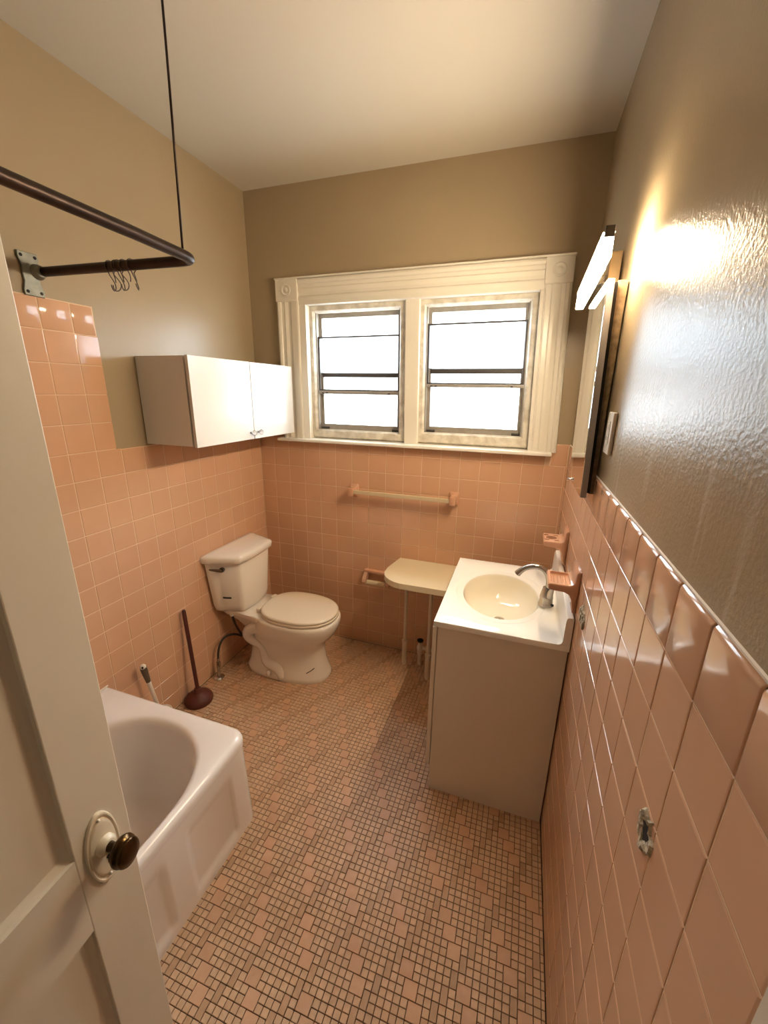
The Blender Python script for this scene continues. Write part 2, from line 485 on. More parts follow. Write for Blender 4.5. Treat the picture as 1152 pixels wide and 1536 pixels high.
# back wall: 17 columns; row above H0 is cut under the window stool
cols = [(XL + 0.001, X0 + P)] + [(X0 + i * P, X0 + (i + 1) * P) for i in range(1, 16)] + [(X0 + 16 * P, 0.2215)]
for a0, a1 in cols:
    for z0, z1 in ROWS: tile('back', wall_back, a0, a1, z0, z1)
    if a1 < -1.40: tile('back', wall_back, a0, a1, H0, TOP, 'nose', name='bullnose_tile')
    elif a0 > 0.1: tile('back', wall_back, max(a0, 0.148), a1 + 0.006, H0, TOP + 0.008, 'nose', name='bullnose_tile')
    else: tile('back', wall_back, a0, a1, H0, 1.357)
# narrow cove strip in the right-hand corner
bm = NB(); prism(bm, [(0.2225, D - 0.0002)] + arc(0.2225, D - 0.0077, 0.0075, 90, 0, 4) + [(0.2305, D - 0.0077), (0.2305, D + 0.003), (0.2225, D + 0.003)], 'z', 0.0, H0)
obj('cove_strip', bm, M_tile, wall_back)
grout_bed('back', wall_back, [(XL - 0.002, XR + 0.002, 0.0, H0), (XL - 0.002, XR + 0.002, H0, 1.355), (0.15, XR + 0.002, 1.355, TOP + 0.002), (XL - 0.002, -1.46, 1.355, TOP - 0.004)])
# left wall: wainscot plus the taller panel over the tub
for k in range(-3, 11):
    a0 = YL0 + k * P; a1 = min(a0 + P, D - 0.0005)
    for z0, z1 in ROWS:
        if a1 < 1.05 and z1 < 0.36: continue
        if a1 < 1.05 and z0 < 0.37: z0 = 0.385
        tile('left', wall_left, a0, a1, z0, z1)
    if a0 > 1.26: tile('left', wall_left, a0, a1, H0, TOP, 'nose', name='bullnose_tile')
    elif k < 1: tile('left', wall_left, a0, a1, H0, TOP)
tile('left', wall_left, YL0 + P, YL0 + 2 * P, H0, TOP)
EDGE = 1.268
for r in range(5):
    z0, z1 = TOP + r * P, TOP + (r + 1) * P
    for k in range(-3, 2):
        a0 = YL0 + k * P; a1 = a0 + P if k < 1 else EDGE
        if r == 4: tile('left', wall_left, a0, a1, z0, z1, 'corner' if k == 1 else 'nose', name='bullnose_tile')
        else: tile('left', wall_left, a0, a1, z0, z1)
grout_bed('left', wall_left, [(0.35, D, 0.0, TOP - 0.005), (0.35, EDGE - 0.004, TOP - 0.005, TOP + 5 * P - 0.004)])
# tiling beside the tub that the open door hides: one joined field
bm = NB()
for k in range(-13, -3):
    a0 = YL0 + k * P
    for j in range(14):
        z0 = H0 + (5 - j) * P
        if z0 < 0.38: continue
        p, q = to_world('left', a0 + G / 2, z0 + G / 2, -0.004), to_world('left', a0 + P - G / 2, z0 + P - G / 2, 0.0)
        box(bm, p, q)
obj('tile_field', bm, M_tile, wall_left, kind='stuff')
# right wall
for k in range(-3, 16):
    a0 = YR0 + k * P; a1 = min(a0 + P, D - 0.008)
    for z0, z1 in ROWS: tile('right', wall_right, a0, a1, z0, z1)
    tile('right', wall_right, a0, a1, H0, TOP + 0.003, 'nose', out=0.0016, name='bullnose_tile')
grout_bed('right', wall_right, [(0.292, D, 0.0, TOP - 0.006)])
# caulk line between the right-hand tile cap and the paint
bm = NB(); tube(bm, [(XR + 0.0035, 0.29, TOP + 0.0025), (XR + 0.0035, D, TOP + 0.0025)], 0.0028, 6); obj('caulk_line', bm, M_caulk, wall_right)

# broken-out spots in the right-hand tiling: torn plaster with a hollow
def chip(yc, zc, hy, hz, seed):
    rnd = random.Random(seed)
    bm = NB(); n = 22; rings = []
    jit = [1 + rnd.uniform(-0.25, 0.25) for _ in range(n)]
    for f, dx in ((1.0, 0.0006), (0.86, -0.0042), (0.66, -0.0030), (0.52, -0.0012), (0.40, 0.0004)):
        ring = []
        for i in range(n):
            a = 2 * math.pi * i / n
            p = abs(math.cos(a)) ** 1.0 * math.copysign(1, math.cos(a)), abs(math.sin(a)) ** 1.0 * math.copysign(1, math.sin(a))
            g2 = 1.0 / (abs(p[0]) + abs(p[1])) ** 0.6
            ring.append((XR + dx + (rnd.uniform(-0.0015, 0.0010) if 0.4 < f < 1 else 0), yc + p[0] * g2 * hy * f * jit[i], zc + p[1] * g2 * hz * f * jit[i]))
        rings.append(ring)
    ring_loft(bm, rings, cap0=False, cap1=False)
    o = obj('plaster_patch', bm, M_plaster, wall_right, label='torn grey plaster where a tile fitting broke off')
    bm = NB()
    bm.faces.new([bm.verts.new((XR - 0.0006, yc + math.cos(2 * math.pi * i / n) * hy * 0.5 * jit[i], zc + math.sin(2 * math.pi * i / n) * hz * 0.5 * jit[i])) for i in range(n)])
    obj('hole_shade', bm, M_dark, o)  # flat dark disc paints the shade inside the hollow
chip(0.538, 1.050, 0.033, 0.037, 3)
chip(1.235, 1.005, 0.045, 0.040, 5)
bm = NB()
for i in range(5):
    box(bm, (XR - 0.006, 1.20 + i * 0.017, 0.985 + 0.012 * (i % 3)), (XR + 0.001, 1.212 + i * 0.017, 1.008 + 0.012 * (i % 3)), 0.002)
obj('plaster_crumb', bm, M_plaster, wall_right, kind='stuff')

# ---------------------------------------------------------------- floor mosaic
U = 0.0208; UX = 0.02108
ORG = (-0.2883 - UX, 1.018 + U)     # upper-left corner of one large tile: columns run +x, rows run -y
BIG = [(0, 0), (-1, -2), (-2, -4)]
BAR = [(3, -1), (2, 1), (1, 3), (0, 5)]
x_lo, x_hi, y_lo, y_hi = XL, XR, Y_FRONT - 0.1, D
c_lo, c_hi = int((x_lo - ORG[0]) / UX) - 3, int((x_hi - ORG[0]) / UX) + 3
r_lo, r_hi = int((ORG[1] - y_hi) / U) - 3, int((ORG[1] - y_lo) / U) + 3
used, cells = set(), []
for j in range(-40, 40):
    for i in range(-60, 60):
        oc, orr = 8 * i + 4 * j, 8 * j
        if not (c_lo - 8 < oc < c_hi + 8 and r_lo - 8 < orr < r_hi + 8): continue
        for c, r in BIG: cells.append(('l', c + oc, r + orr, 2, 2))
        for c, r in BAR: cells.append(('r', c + oc, r + orr, 1, 2))
for k, c, r, w, h in cells:
    for a in range(w):
        for b2 in range(h): used.add((c + a, r + b2))
for c in range(c_lo, c_hi):
    for r in range(r_lo, r_hi):
        if (c, r) not in used: cells.append(('s', c, r, 1, 1))
JG = 0.0019
camp = Vector((0, 0, CAMZ))
def pix(pt):
    d = pt - camp; zc = d.dot(fwd)
    if zc <= 0.05: return None
    return 576 + F * d.dot(r2) / zc, 768 - F * d.dot(u2) / zc
todo = []
for k, c, r, w, h in cells:
    x0, x1 = max(ORG[0] + c * UX, x_lo + 0.001), min(ORG[0] + (c + w) * UX, x_hi - 0.001)
    y1, y0 = min(ORG[1] - r * U, y_hi - 0.001), max(ORG[1] - (r + h) * U, y_lo)
    if x1 - x0 < 0.0036 or y1 - y0 < 0.0036: continue
    if x1 < -0.885 and y1 < 1.02: continue                      # under the tub
    if x0 > -0.21 and y0 > 1.40 and y1 < 1.95: continue         # under the vanity
    p = [pix(Vector((x, y, 0))) for x, y in ((x0, y0), (x1, y0), (x1, y1), (x0, y1))]
    area = 0
    cx, cyy = (x0 + x1) / 2, (y0 + y1) / 2
    if all(p):
        area = 0.5 * abs(sum(p[i][0] * p[(i + 1) % 4][1] - p[(i + 1) % 4][0] * p[i][1] for i in range(4)))
        mx, my = sum(q[0] for q in p) / 4, sum(q[1] for q in p) / 4
        if not (2 < mx < 1150 and my < 1534): area *= 0.0
    todo.append((area, k, x0, x1, y0, y1))
todo.sort(key=lambda t: -t[0])
MOS = {'s': M_mos_s, 'r': M_mos_r, 'l': M_mos_l}
def mos_geo(bm, x0, x1, y0, y1, z=0.0, mi=0):
    rings = []
    g = JG / 2
    for ins, zz in ((0, -0.004), (0.0001, z - 0.0007), (0.0008, z)):
        rings.append([(x0 + g + ins, y0 + g + ins, zz), (x1 - g - ins, y0 + g + ins, zz), (x1 - g - ins, y1 - g - ins, zz), (x0 + g + ins, y1 - g - ins, zz)])
    nf = len(bm.faces)
    ring_loft(bm, rings, cap0=False)
    bm.faces.ensure_lookup_table()
    for i in range(nf, len(bm.faces)): bm.faces[i].material_index = mi
mos_cache = {}
for a, k, x0, x1, y0, y1 in todo[:300]:
    key = (k, round(x1 - x0, 4), round(y1 - y0, 4))
    if key not in mos_cache:
        bm = NB(); w, h = x1 - x0, y1 - y0
        mos_geo(bm, -w / 2, w / 2, -h / 2, h / 2)
        me = bpy.data.meshes.new('mosaic_tile'); bm.normal_update(); bm.to_mesh(me); bm.free()
        me.materials.append(MOS[k]); mos_cache[key] = me
    o = bpy.data.objects.new('mosaic_tile', mos_cache[key])
    o.location = ((x0 + x1) / 2, (y0 + y1) / 2, random.gauss(0, 0.0002))
    o.rotation_euler = (random.gauss(0, 0.006), random.gauss(0, 0.006), random.gauss(0, 0.006))
    o.parent = floor; C.objects.link(o)
# the many smaller tiles: one joined field, each tile still its own raised piece, tinted piece by piece
def tinted(base):
    mm = base.copy(); n = mm.node_tree.nodes; L = mm.node_tree.links
    n_oi = [x for x in n if x.type == 'OBJECT_INFO'][0]
    at = n.new('ShaderNodeAttribute'); at.attribute_name = 'tint'
    for l in list(n_oi.outputs['Random'].links):
        to = l.to_socket; L.remove(l); L.new(at.outputs['Fac'], to)
    return mm
field_mats = [tinted(M_mos_s), tinted(M_mos_r), tinted(M_mos_l)]
bm = NB(); counts = []
for a, k, x0, x1, y0, y1 in todo[300:]:
    mos_geo(bm, x0, x1, y0, y1, random.gauss(0, 0.00015), 'srl'.index(k))
fo = obj('mosaic_field', bm, field_mats, floor, kind='stuff')
at = fo.data.attributes.new('tint', 'FLOAT', 'FACE')
nf = len(fo.data.polygons); per = 9
vals = []
for i in range(nf // per): vals += [random.random()] * per
at.data.foreach_set('value', (vals + [0.5] * nf)[:nf])
bm = NB(); box(bm, (XL, -2.25, -0.004), (XR + 0.02, Y_FRONT - 0.1, 0.0)); obj('hall_boards', bm, M_hfloor, floor)
# ---------------------------------------------------------------- window: casing, stool, mullion, two units
XA, XB, ZT, ZB = -1.432, 0.139, 2.257, 1.372
def wx(x, z):                     # the old window is out of square: its right side leans out towards the stool
    t = (x - XA) / (XB - XA)
    return x + t * 0.030 * (ZT - z) / 0.86
def wz(x, z):
    t = (x - XA) / (XB - XA)
    return z + (0.008 * t if z > 1.9 else 0)
def warp(bm):
    for v in bm.verts:
        x, z = v.co.x, v.co.z
        v.co.x, v.co.z = wx(x, z), wz(x, z)
    return bm
YC = D - 0.022                    # casing face
CW = 0.132                        # casing width
def moulded(bm, outer, inner, a0, a1, vertical):
    """fluted casing board between two edges; profile across the width"""
    w = abs(inner - outer); sg = 1 if inner > outer else -1
    prof = [(0, 0.026), (0.004, 0.0), (0.014, -0.004), (0.026, 0.0), (0.030, 0.006), (0.046, 0.007), (0.052, 0.003), (0.060, 0.006), (0.072, 0.010),
            (0.086, 0.010), (0.092, 0.005), (0.112, 0.004), (w - 0.010, 0.002), (w - 0.003, 0.005), (w, 0.016), (w, 0.026)]
    rings = []
    for a in (a0, a1):
        ring = []
        for d, dy in prof:
            c = outer + sg * d
            ring.append((c, YC + dy, a) if vertical else (a, YC + dy, c))
        rings.append(ring)
    ring_loft(bm, rings, closed=False, cap0=True, cap1=True)
    bmesh.ops.recalc_face_normals(bm, faces=bm.faces[:])
    return bm
IL, IR, IT = XA + 0.140, XB - 0.124, ZT - 0.108
bm = NB(); moulded(bm, ZT, IT, IL - 0.004, IR + 0.004, False); trim = struct('trim_1', warp(bm), M_trim, label='head board of the window casing')
def corner_block(xa, xb, z0, z1):
    bm = NB(); box(bm, (xa, YC - 0.006, z0), (xb, D + 0.004, z1), 0.003)
    blk = obj('corner_block', warp(bm), M_trim, trim)
    bm = NB(); c = ((xa + xb) / 2, YC - 0.006, (z0 + z1) / 2)
    lathe(bm, [(0.030, 0.0005), (0.030, -0.004), (0.026, -0.0065), (0.022, -0.004), (0.017, -0.001), (0.012, -0.003), (0.008, -0.006), (0.0, -0.007)], 28, 'y', c)
    bmesh.ops.recalc_face_normals(bm, faces=bm.faces[:])
    obj('rosette', warp(bm), M_trim, blk, smooth=True)
corner_block(XA, IL, IT - 0.004, ZT)
corner_block(IR, XB, IT - 0.004, ZT)
bm = NB(); moulded(bm, XA, IL, ZB, IT - 0.003, True); obj('side_casing', warp(bm), M_trim, trim)
bm = NB(); moulded(bm, XB, IR, ZB, IT - 0.003, True); obj('side_casing', warp(bm), M_trim, trim)
# thin crown bead along the head
bm = NB(); box(bm, (XA - 0.004, YC - 0.010, ZT - 0.001), (XB + 0.004, D + 0.003, ZT + 0.008), 0.003); obj('crown_bead', warp(bm), M_trim, trim)
# stool (inner sill)
bm = NB(); box(bm, (-1.462, D - 0.052, ZB - 0.018), (0.146, D + 0.075, ZB + 0.002), 0.006, 3); obj('window_sill', bm, M_sill, trim)
# linings of the opening and mullion
YJ = D + 0.062
bm = NB()
box(bm, (IL - 0.012, YC + 0.012, ZB), (-1.252, YJ + 0.04, IT + 0.012), 0.002)
obj('jamb_lining', warp(bm), M_trim, trim)
bm = NB(); box(bm, (0.000, YC + 0.012, ZB), (IR + 0.012, YJ + 0.04, IT + 0.012), 0.002); obj('jamb_lining', warp(bm), M_trim, trim)
bm = NB(); box(bm, (IL - 0.012, YC + 0.010, 2.124), (IR + 0.012, YJ + 0.04, IT + 0.012), 0.002); obj('head_lining', warp(bm), M_trim, trim)
bm = NB(); box(bm, (-0.668, D + 0.012, ZB), (-0.590, YJ + 0.05, IT), 0.004); obj('mullion', warp(bm), M_trim, trim)
# behind, the wooden frame stands on a sub-sill
bm = NB(); box(bm, (IL, D + 0.05, ZB - 0.02), (IR + 0.02, D + 0.20, ZB + 0.012), 0.003); obj('sub_sill', warp(bm), M_weather, trim)

def win_unit(name, o, i, g, bars, label):
    """o, i, g: outer weathered frame, aluminium frame, glass (x0,x1,z0,z1); bars: z of inner rails"""
    y0, y1 = D + 0.040, D + 0.085
    bm = NB()
    x0, x1, z0, z1 = o; a0, a1, c0, c1 = i
    # weathered wooden frame: four mitred pieces with a sloping inner edge
    fr = []
    for q in ((x0, x1, z0, z1, y0), (x0 + 0.006, x1 - 0.006, z0 + 0.006, z1 - 0.006, y0 - 0.006), (a0 - 0.008, a1 + 0.008, c0 - 0.008, c1 + 0.008, y0 - 0.004), (a0, a1, c0, c1, y0 + 0.012), (a0, a1, c0, c1, y1 + 0.03)):
        fr.append([(q[0], q[4], q[2]), (q[1], q[4], q[2]), (q[1], q[4], q[3]), (q[0], q[4], q[3])])
    fr.append([(x0, y1 + 0.03, z0), (x1, y1 + 0.03, z0), (x1, y1 + 0.03, z1), (x0, y1 + 0.03, z1)])
    fr.append(fr[0])
    ring_loft(bm, fr, cap0=False, cap1=False)
    bmesh.ops.remove_doubles(bm, verts=bm.verts[:], dist=1e-6)
    root = struct(name, warp(bm), M_weather, label=label)
    def bars4(nm, q, w, ya, yb, mm, wb=None):
        bm = NB(); x0, x1, z0, z1 = q; wb = wb or w
        box(bm, (x0, ya, z0), (x0 + w, yb, z1), 0.0012, 1); box(bm, (x1 - w, ya, z0), (x1, yb, z1), 0.0012, 1)
        box(bm, (x0 + w, ya, z0), (x1 - w, yb, z0 + wb), 0.0012, 1); box(bm, (x0 + w, ya, z1 - w), (x1 - w, yb, z1), 0.0012, 1)
        return obj(nm, warp(bm), mm, root)
    def pane(q, y, mm=M_glass):
        bm = NB(); box(bm, (q[0], y, q[2]), (q[1], y + 0.003, q[3])); obj('glass_pane', warp(bm), mm, root)
    zb1, zm1, zm0, zl1, zl0 = bars    # thin top rail, meeting rail top/bottom, lower rail top/bottom
    # outer storm sash, full height, clear panes above and below a meeting rail
    bars4('outer_sash', (a0 - 0.004, a1 + 0.004, c0 - 0.004, c1 + 0.004), 0.028, D + 0.090, D + 0.106, M_alu, 0.036)
    bm = NB(); box(bm, (a0 + 0.02, D + 0.088, zm0), (a1 - 0.02, D + 0.112, zm1), 0.002); obj('meeting_rail', warp(bm), M_alu_dark, root)
    pane((a0 + 0.022, a1 - 0.022, zm1, c1 - 0.022), D + 0.097)
    pane((a0 + 0.022, a1 - 0.022, c0 + 0.028, zm0), D + 0.101, M_pane)
    # inner sash slid half-way up
    s = bars4('inner_sash', (a0 + 0.006, a1 - 0.006, zl1 - 0.008, zb1 + 0.007), 0.009, D + 0.066, D + 0.078, M_alu_dark, 0.008)
    bm = NB(); box(bm, (a0 + 0.016, D + 0.0715, zm1), (a1 - 0.016, D + 0.0735, zb1)); obj('glass_pane', warp(bm), M_glass, s)
    bm = NB(); box(bm, (a0 + 0.001, D + 0.058, zl0), (a1 - 0.001, D + 0.086, zl1 - 0.008), 0.002); obj('lower_rail', warp(bm), M_alu, root)
    for xx in (a0 + 0.03, a0 + 0.055, a1 - 0.07):
        bm = NB(); box(bm, (xx, D + 0.053, zl0 + 0.002), (xx + 0.012, D + 0.06, zl0 + 0.010), 0.001); obj('sash_latch', warp(bm), M_alu_dark, root)
    for xx in (a0 + 0.012, a1 - 0.05):
        bm = NB(); box(bm, (xx, D + 0.070, c0 + 0.001), (xx + 0.045, D + 0.092, c0 + 0.014), 0.002); obj('bottom_latch', warp(bm), M_alu_dark, root)
    # inner track along both jambs
    for xx in (a0, a1 - 0.006):
        bm = NB(); box(bm, (xx, D + 0.056, c0), (xx + 0.006, D + 0.092, c1), 0.001); obj('side_track', warp(bm), M_alu, root)
win_unit('window_1', (-1.256, -0.662, 1.380, 2.128), (-1.226, -0.708, 1.428, 2.090), None, (1.956, 1.763, 1.738, 1.668, 1.640), 'left-hand double-hung sash in a weathered frame')
win_unit('window_2', (-0.596, 0.004, 1.380, 2.128), (-0.562, -0.038, 1.438, 2.092), None, (2.003, 1.787, 1.760, 1.712, 1.687), 'right-hand double-hung sash in a weathered frame')

# ---------------------------------------------------------------- the open door
door_w, door_t = 0.74, 0.036
ang = math.radians(94.0)
hinge = Vector((-0.62, 0.383, 0)) - Vector((math.cos(ang), math.sin(ang), 0)) * door_w
R1, R2, R3 = 0.922, 0.755, 0.22       # lock rail top/bottom, bottom rail top
SW = 0.098
bm = NB()
st = 0.0
for lo, hi in (((0, 0, 0.012), (SW, door_t, 2.03)), ((door_w - SW, 0, 0.012), (door_w, door_t, 2.03))): box(bm, lo, hi, 0.002, 2)
for lo, hi in (((SW, 0, 0.012), (door_w - SW, door_t, R3)), ((SW, 0, R2), (door_w - SW, door_t, R1)), ((SW, 0, 1.90), (door_w - SW, door_t, 2.03))): box(bm, lo, hi)
door = struct('door_1', bm, M_door, label='open cream painted panel door at the left')
door.location = hinge; door.rotation_euler = (0, 0, ang)
for z0, z1 in ((R3, R2), (R1, 1.90)):
    bm = NB(); box(bm, (SW - 0.004, 0.014, z0 - 0.004), (door_w - SW + 0.004, door_t - 0.012, z1 + 0.004)); pn = obj('panel', bm, M_door, door)
    bm = NB(); rings = []
    for ins, y in ((0.0, 0.0005), (0.0015, 0.006), (0.006, 0.009), (0.010, 0.0125), (0.013, 0.0145)):
        rings.append([(SW + ins, y, z0 + ins), (door_w - SW - ins, y, z0 + ins), (door_w - SW - ins, y, z1 - ins), (SW + ins, y, z1 - ins)])
    ring_loft(bm, rings, cap0=False, cap1=False)
    bmesh.ops.reverse_faces(bm, faces=bm.faces[:])
    obj('panel_moulding', bm, M_door, pn, smooth=False)
# oval escutcheon, knob, keyhole
ex, ez = door_w - 0.054, 0.893
bm = NB()
lathe(bm, [(1.0, 0.001), (1.0, -0.002), (0.965, -0.0045), (0.91, -0.0050), (0.86, -0.003), (0.82, -0.0028), (0.78, -0.0050), (0.70, -0.0058), (0.0, -0.0062)], 48, 'y', (0, 0, 0))
for v in bm.verts: v.co = Vector((ex + v.co.x * 0.030, v.co.y, ez + v.co.z * 0.0755))
bmesh.ops.recalc_face_normals(bm, faces=bm.faces[:])
esc = obj('escutcheon', bm, mat('escutcheon_paint', lin(232, 220, 196), 0.25, bump=(30, 0.1, 0.002)), door, smooth=True, angle=40)
kz = ez + 0.008
bm = NB(); lathe(bm, [(0.017, 0.0), (0.0165, -0.008), (0.013, -0.012), (0.0115, -0.013)], 24, 'y', (ex, -0.005, kz)); bmesh.ops.recalc_face_normals(bm, faces=bm.faces[:]); obj('knob_rose', bm, esc.data.materials[0], esc, smooth=True, angle=40)
bm = NB(); lathe(bm, [(0.0095, -0.010), (0.0090, -0.026), (0.011, -0.034), (0.017, -0.037), (0.0255, -0.040), (0.0285, -0.045), (0.0280, -0.049), (0.0240, -0.052), (0.0235, -0.0535), (0.0262, -0.056), (0.0240, -0.0595), (0.014, -0.0615), (0.0, -0.062)], 32, 'y', (ex, 0, kz), sx=1.0, sy=0.84)
bmesh.ops.recalc_face_normals(bm, faces=bm.faces[:])
obj('door_knob', bm, M_brass, door, smooth=True, label='dark aged brass oval knob')
bm = NB(); lathe(bm, [(0.0038, -0.0058), (0.0038, -0.0068)], 14, 'y', (ex + 0.002, 0, ez - 0.022)); prism(bm, [(ex - 0.0002, ez - 0.036), (ex + 0.0042, ez - 0.036), (ex + 0.0034, ez - 0.022), (ex + 0.0006, ez - 0.022)], 'y', -0.0068, -0.0058)
obj('keyhole', bm, M_dark, esc)  # dark inlay, the shade of the opening put into its colour
for dz in (0.062, -0.062):
    bm = NB(); lathe(bm, [(0.0028, -0.004), (0.0026, -0.0068), (0.0, -0.0074)], 10, 'y', (ex, 0, ez + dz)); obj('screw_head', bm, M_trim, esc, smooth=True)
for z in (0.25, 1.0, 1.8):
    bm = NB(); tube(bm, [(-0.006, -0.004, z - 0.05), (-0.006, -0.004, z + 0.05)], 0.006, 8); obj('hinge', bm, M_door, door)
# ---------------------------------------------------------------- things (built in room coordinates, hung under an Empty at the base)
def root_of(o):
    while o.parent: o = o.parent
    return o
def part(name, bm, m, parent, **k):
    rt = root_of(parent)
    bmesh.ops.translate(bm, verts=bm.verts[:], vec=-Vector(rt.location))
    return obj(name, bm, m, parent, **k)
def fix(bm):
    bmesh.ops.recalc_face_normals(bm, faces=bm.faces[:]); return bm

# ---- bathtub
TX0, TX1, TY0, TY1, TZ = XL + 0.001, -0.868, Y_FRONT + 0.004, 1.034, 0.395
t = thing('bathtub', 'white enamelled built-in bathtub along the left wall behind the open door', 'bathtub', (TX0, TY0, 0))
bm = NB(); N = 96
cx, cyt = -1.207, (TY0 + 0.10 + 0.966) / 2
hx, hy = 0.288, (0.966 - TY0 - 0.10) / 2
RC = 0.058                        # rounded free corner of the rim
def tub_rect(x0, x1, y0, y1, z):
    out = []
    for a in ANG:
        c, s = math.cos(a), math.sin(a)
        k = min((x1 - cx) / c if c > 1e-9 else (x0 - cx) / c if c < -1e-9 else 1e9, (y1 - cyt) / s if s > 1e-9 else (y0 - cyt) / s if s < -1e-9 else 1e9)
        px, py = cx + c * k, cyt + s * k
        ax, ay = x1 - RC, y1 - RC
        if px > ax and py > ay:               # slide onto the corner arc along the same direction
            for _ in range(30):
                d = math.hypot(px - ax, py - ay) - RC
                k -= d * 0.8; px, py = cx + c * k, cyt + s * k
        out.append((px, py, z))
    return out
def tub_ring(fx, fy, z):
    out = []; ax, ay, e = hx * fx, hy * fy, 0.30
    for a in ANG:                             # straight sides, rounded ends
        c, s = abs(math.cos(a)), abs(math.sin(a))
        lo, hi = 0.0, 2.0
        for _ in range(30):
            k = (lo + hi) / 2
            if (c * k / ax) ** 2.2 + (max(0.0, s * k - (ay - e)) / e) ** 2.2 < 1: lo = k
            else: hi = k
        out.append((cx + math.cos(a) * k, cyt + math.sin(a) * k, z))
    return out
a_c = math.atan2(TY1 - cyt, TX1 - cx)
ANG = sorted([2 * math.pi * i / 110 - math.pi + 0.001 for i in range(110)] + [a_c + (i - 9) * 0.008 for i in range(19)] + [math.atan2(q - cyt, p - cx) for p in (TX0, TX1) for q in (TY0,)] + [math.atan2(TY1 - cyt, TX0 - cx)])
rings = [tub_rect(TX0, TX1 - 0.018, TY0, TY1 - 0.001, 0.345), tub_rect(TX0, TX1 - 0.016, TY0, TY1, 0.375), tub_rect(TX0, TX1 - 0.021, TY0, TY1 - 0.002, TZ - 0.010), tub_rect(TX0, TX1 - 0.030, TY0, TY1 - 0.008, TZ - 0.002), tub_rect(TX0 + 0.004, TX1 - 0.042, TY0 + 0.004, TY1 - 0.018, TZ),
         tub_ring(1.035, 1.02, TZ - 0.001), tub_ring(1.01, 1.006, TZ - 0.004), tub_ring(0.985, 0.99, TZ - 0.012), tub_ring(0.970, 0.978, TZ - 0.030), tub_ring(0.94, 0.955, 0.26), tub_ring(0.91, 0.93, 0.14), tub_ring(0.87, 0.90, 0.085), tub_ring(0.80, 0.86, 0.058), tub_ring(0.6, 0.7, 0.05), tub_ring(0.2, 0.3, 0.047)]
ring_loft(bm, rings, cap0=False)
part('tub_shell', fix(bm), M_tub, t, smooth=True, angle=50)
# apron: sloping front with shallow pressed panels, plus the near end
bm = NB()
def apron_x(z): return TX1 - 0.001 + 0.003 - 0.018 * (z / 0.375)
ys = [TY0, 0.02, 0.03, 0.045, 0.05, 0.30, 0.305, 0.32, 0.33, 0.40, 0.41, 0.43, 0.44, 0.59, 0.60, 0.615, 0.625, 0.690, 0.70, 0.712, 0.722, 0.90, 0.907, 0.918, 0.925, 1.012, 1.026, TY1]
zs = [0.0, 0.012, 0.03, 0.038, 0.05, 0.06, 0.26, 0.275, 0.295, 0.31, 0.345, 0.37]
def depth(y, z):
    d = 0.0
    for a, b2 in ((0.03, 0.30), (0.41, 0.61), (0.700, 0.915)):
        f = min(max(0, min((y - a) / 0.016, 1)), max(0, min((b2 - y) / 0.012, 1)))
        h = min(max(0, min((z - 0.030) / 0.016, 1)), max(0, min((0.305 - z) / 0.045, 1)))
        d = max(d, f * h)
    return d * 0.010
grid = []
ys = [y for y in ys if y < TY1 - RC - 0.004] + [TY1 - RC]
for z in zs:
    xf, row = apron_x(z) - 0.003, []
    for y in ys: row.append(bm.verts.new((xf - depth(y, z), y, z)))
    ye = TY1 - 0.004
    for i in range(1, 8):
        a = math.pi / 2 * i / 7
        row.append(bm.verts.new((xf - RC + RC * math.cos(a), ye - RC + RC * math.sin(a), z)))
    row.append(bm.verts.new((TX0, ye, z)))
    grid.append(row)
for a, b2 in zip(grid[:-1], grid[1:]):
    for i in range(len(a) - 1): bm.faces.new((a[i], a[i + 1], b2[i + 1], b2[i]))
part('apron', fix(bm), M_tub, t, smooth=True, angle=60)
bm = NB(); lathe(bm, [(0.028, 0.052), (0.030, 0.0495), (0.0, 0.053)], 20, 'z', (cx, TY0 + 0.30, 0)); part('drain', fix(bm), M_chrome, t, smooth=True)
bm = NB(); tube(bm, [(XL + 0.004, 0.5, TZ + 0.001), (XL + 0.004, TY1 - 0.002, TZ + 0.001)], 0.004, 6); part('caulk_bead', bm, M_caulk, t)

# ---- toilet
TCY = 1.865
t = thing('toilet', 'white two-piece toilet with lid closed against the left wall', 'toilet', (XL + 0.36, TCY, 0))
def T(x, y, z): return Vector((XL + x, TCY + y, z))
def egg(x0, x1, hw, z, n=2.4, N=48, back=3.0):
    out = []
    mx = x0 + (x1 - x0) * 0.46
    for i in range(N):
        a = 2 * math.pi * i / N
        c, s = math.cos(a), math.sin(a)
        p = n if c > 0 else back
        x = math.copysign(abs(c) ** (2 / p), c); y = math.copysign(abs(s) ** (2 / p), s)
        out.append(T(mx + x * ((x1 - mx) if c > 0 else (mx - x0)), y * hw, z))
    return out
bm = NB()
XF = 0.014
_egg = egg
def egg(x0, x1, *a, **k): return _egg(x0, x1 - XF, *a, **k)
rings = [egg(0.135, 0.676, 0.136, 0.0), egg(0.130, 0.680, 0.139, 0.012), egg(0.130, 0.678, 0.138, 0.03), egg(0.145, 0.664, 0.126, 0.065), egg(0.155, 0.650, 0.117, 0.12), egg(0.165, 0.643, 0.113, 0.18),
         egg(0.175, 0.648, 0.118, 0.225), egg(0.185, 0.668, 0.134, 0.255), egg(0.200, 0.700, 0.155, 0.285), egg(0.215, 0.724, 0.170, 0.320), egg(0.230, 0.736, 0.177, 0.350), egg(0.240, 0.741, 0.180, 0.375), egg(0.243, 0.740, 0.1795, 0.390), egg(0.250, 0.733, 0.173, 0.400), egg(0.262, 0.720, 0.160, 0.4015)]
ring_loft(bm, rings)
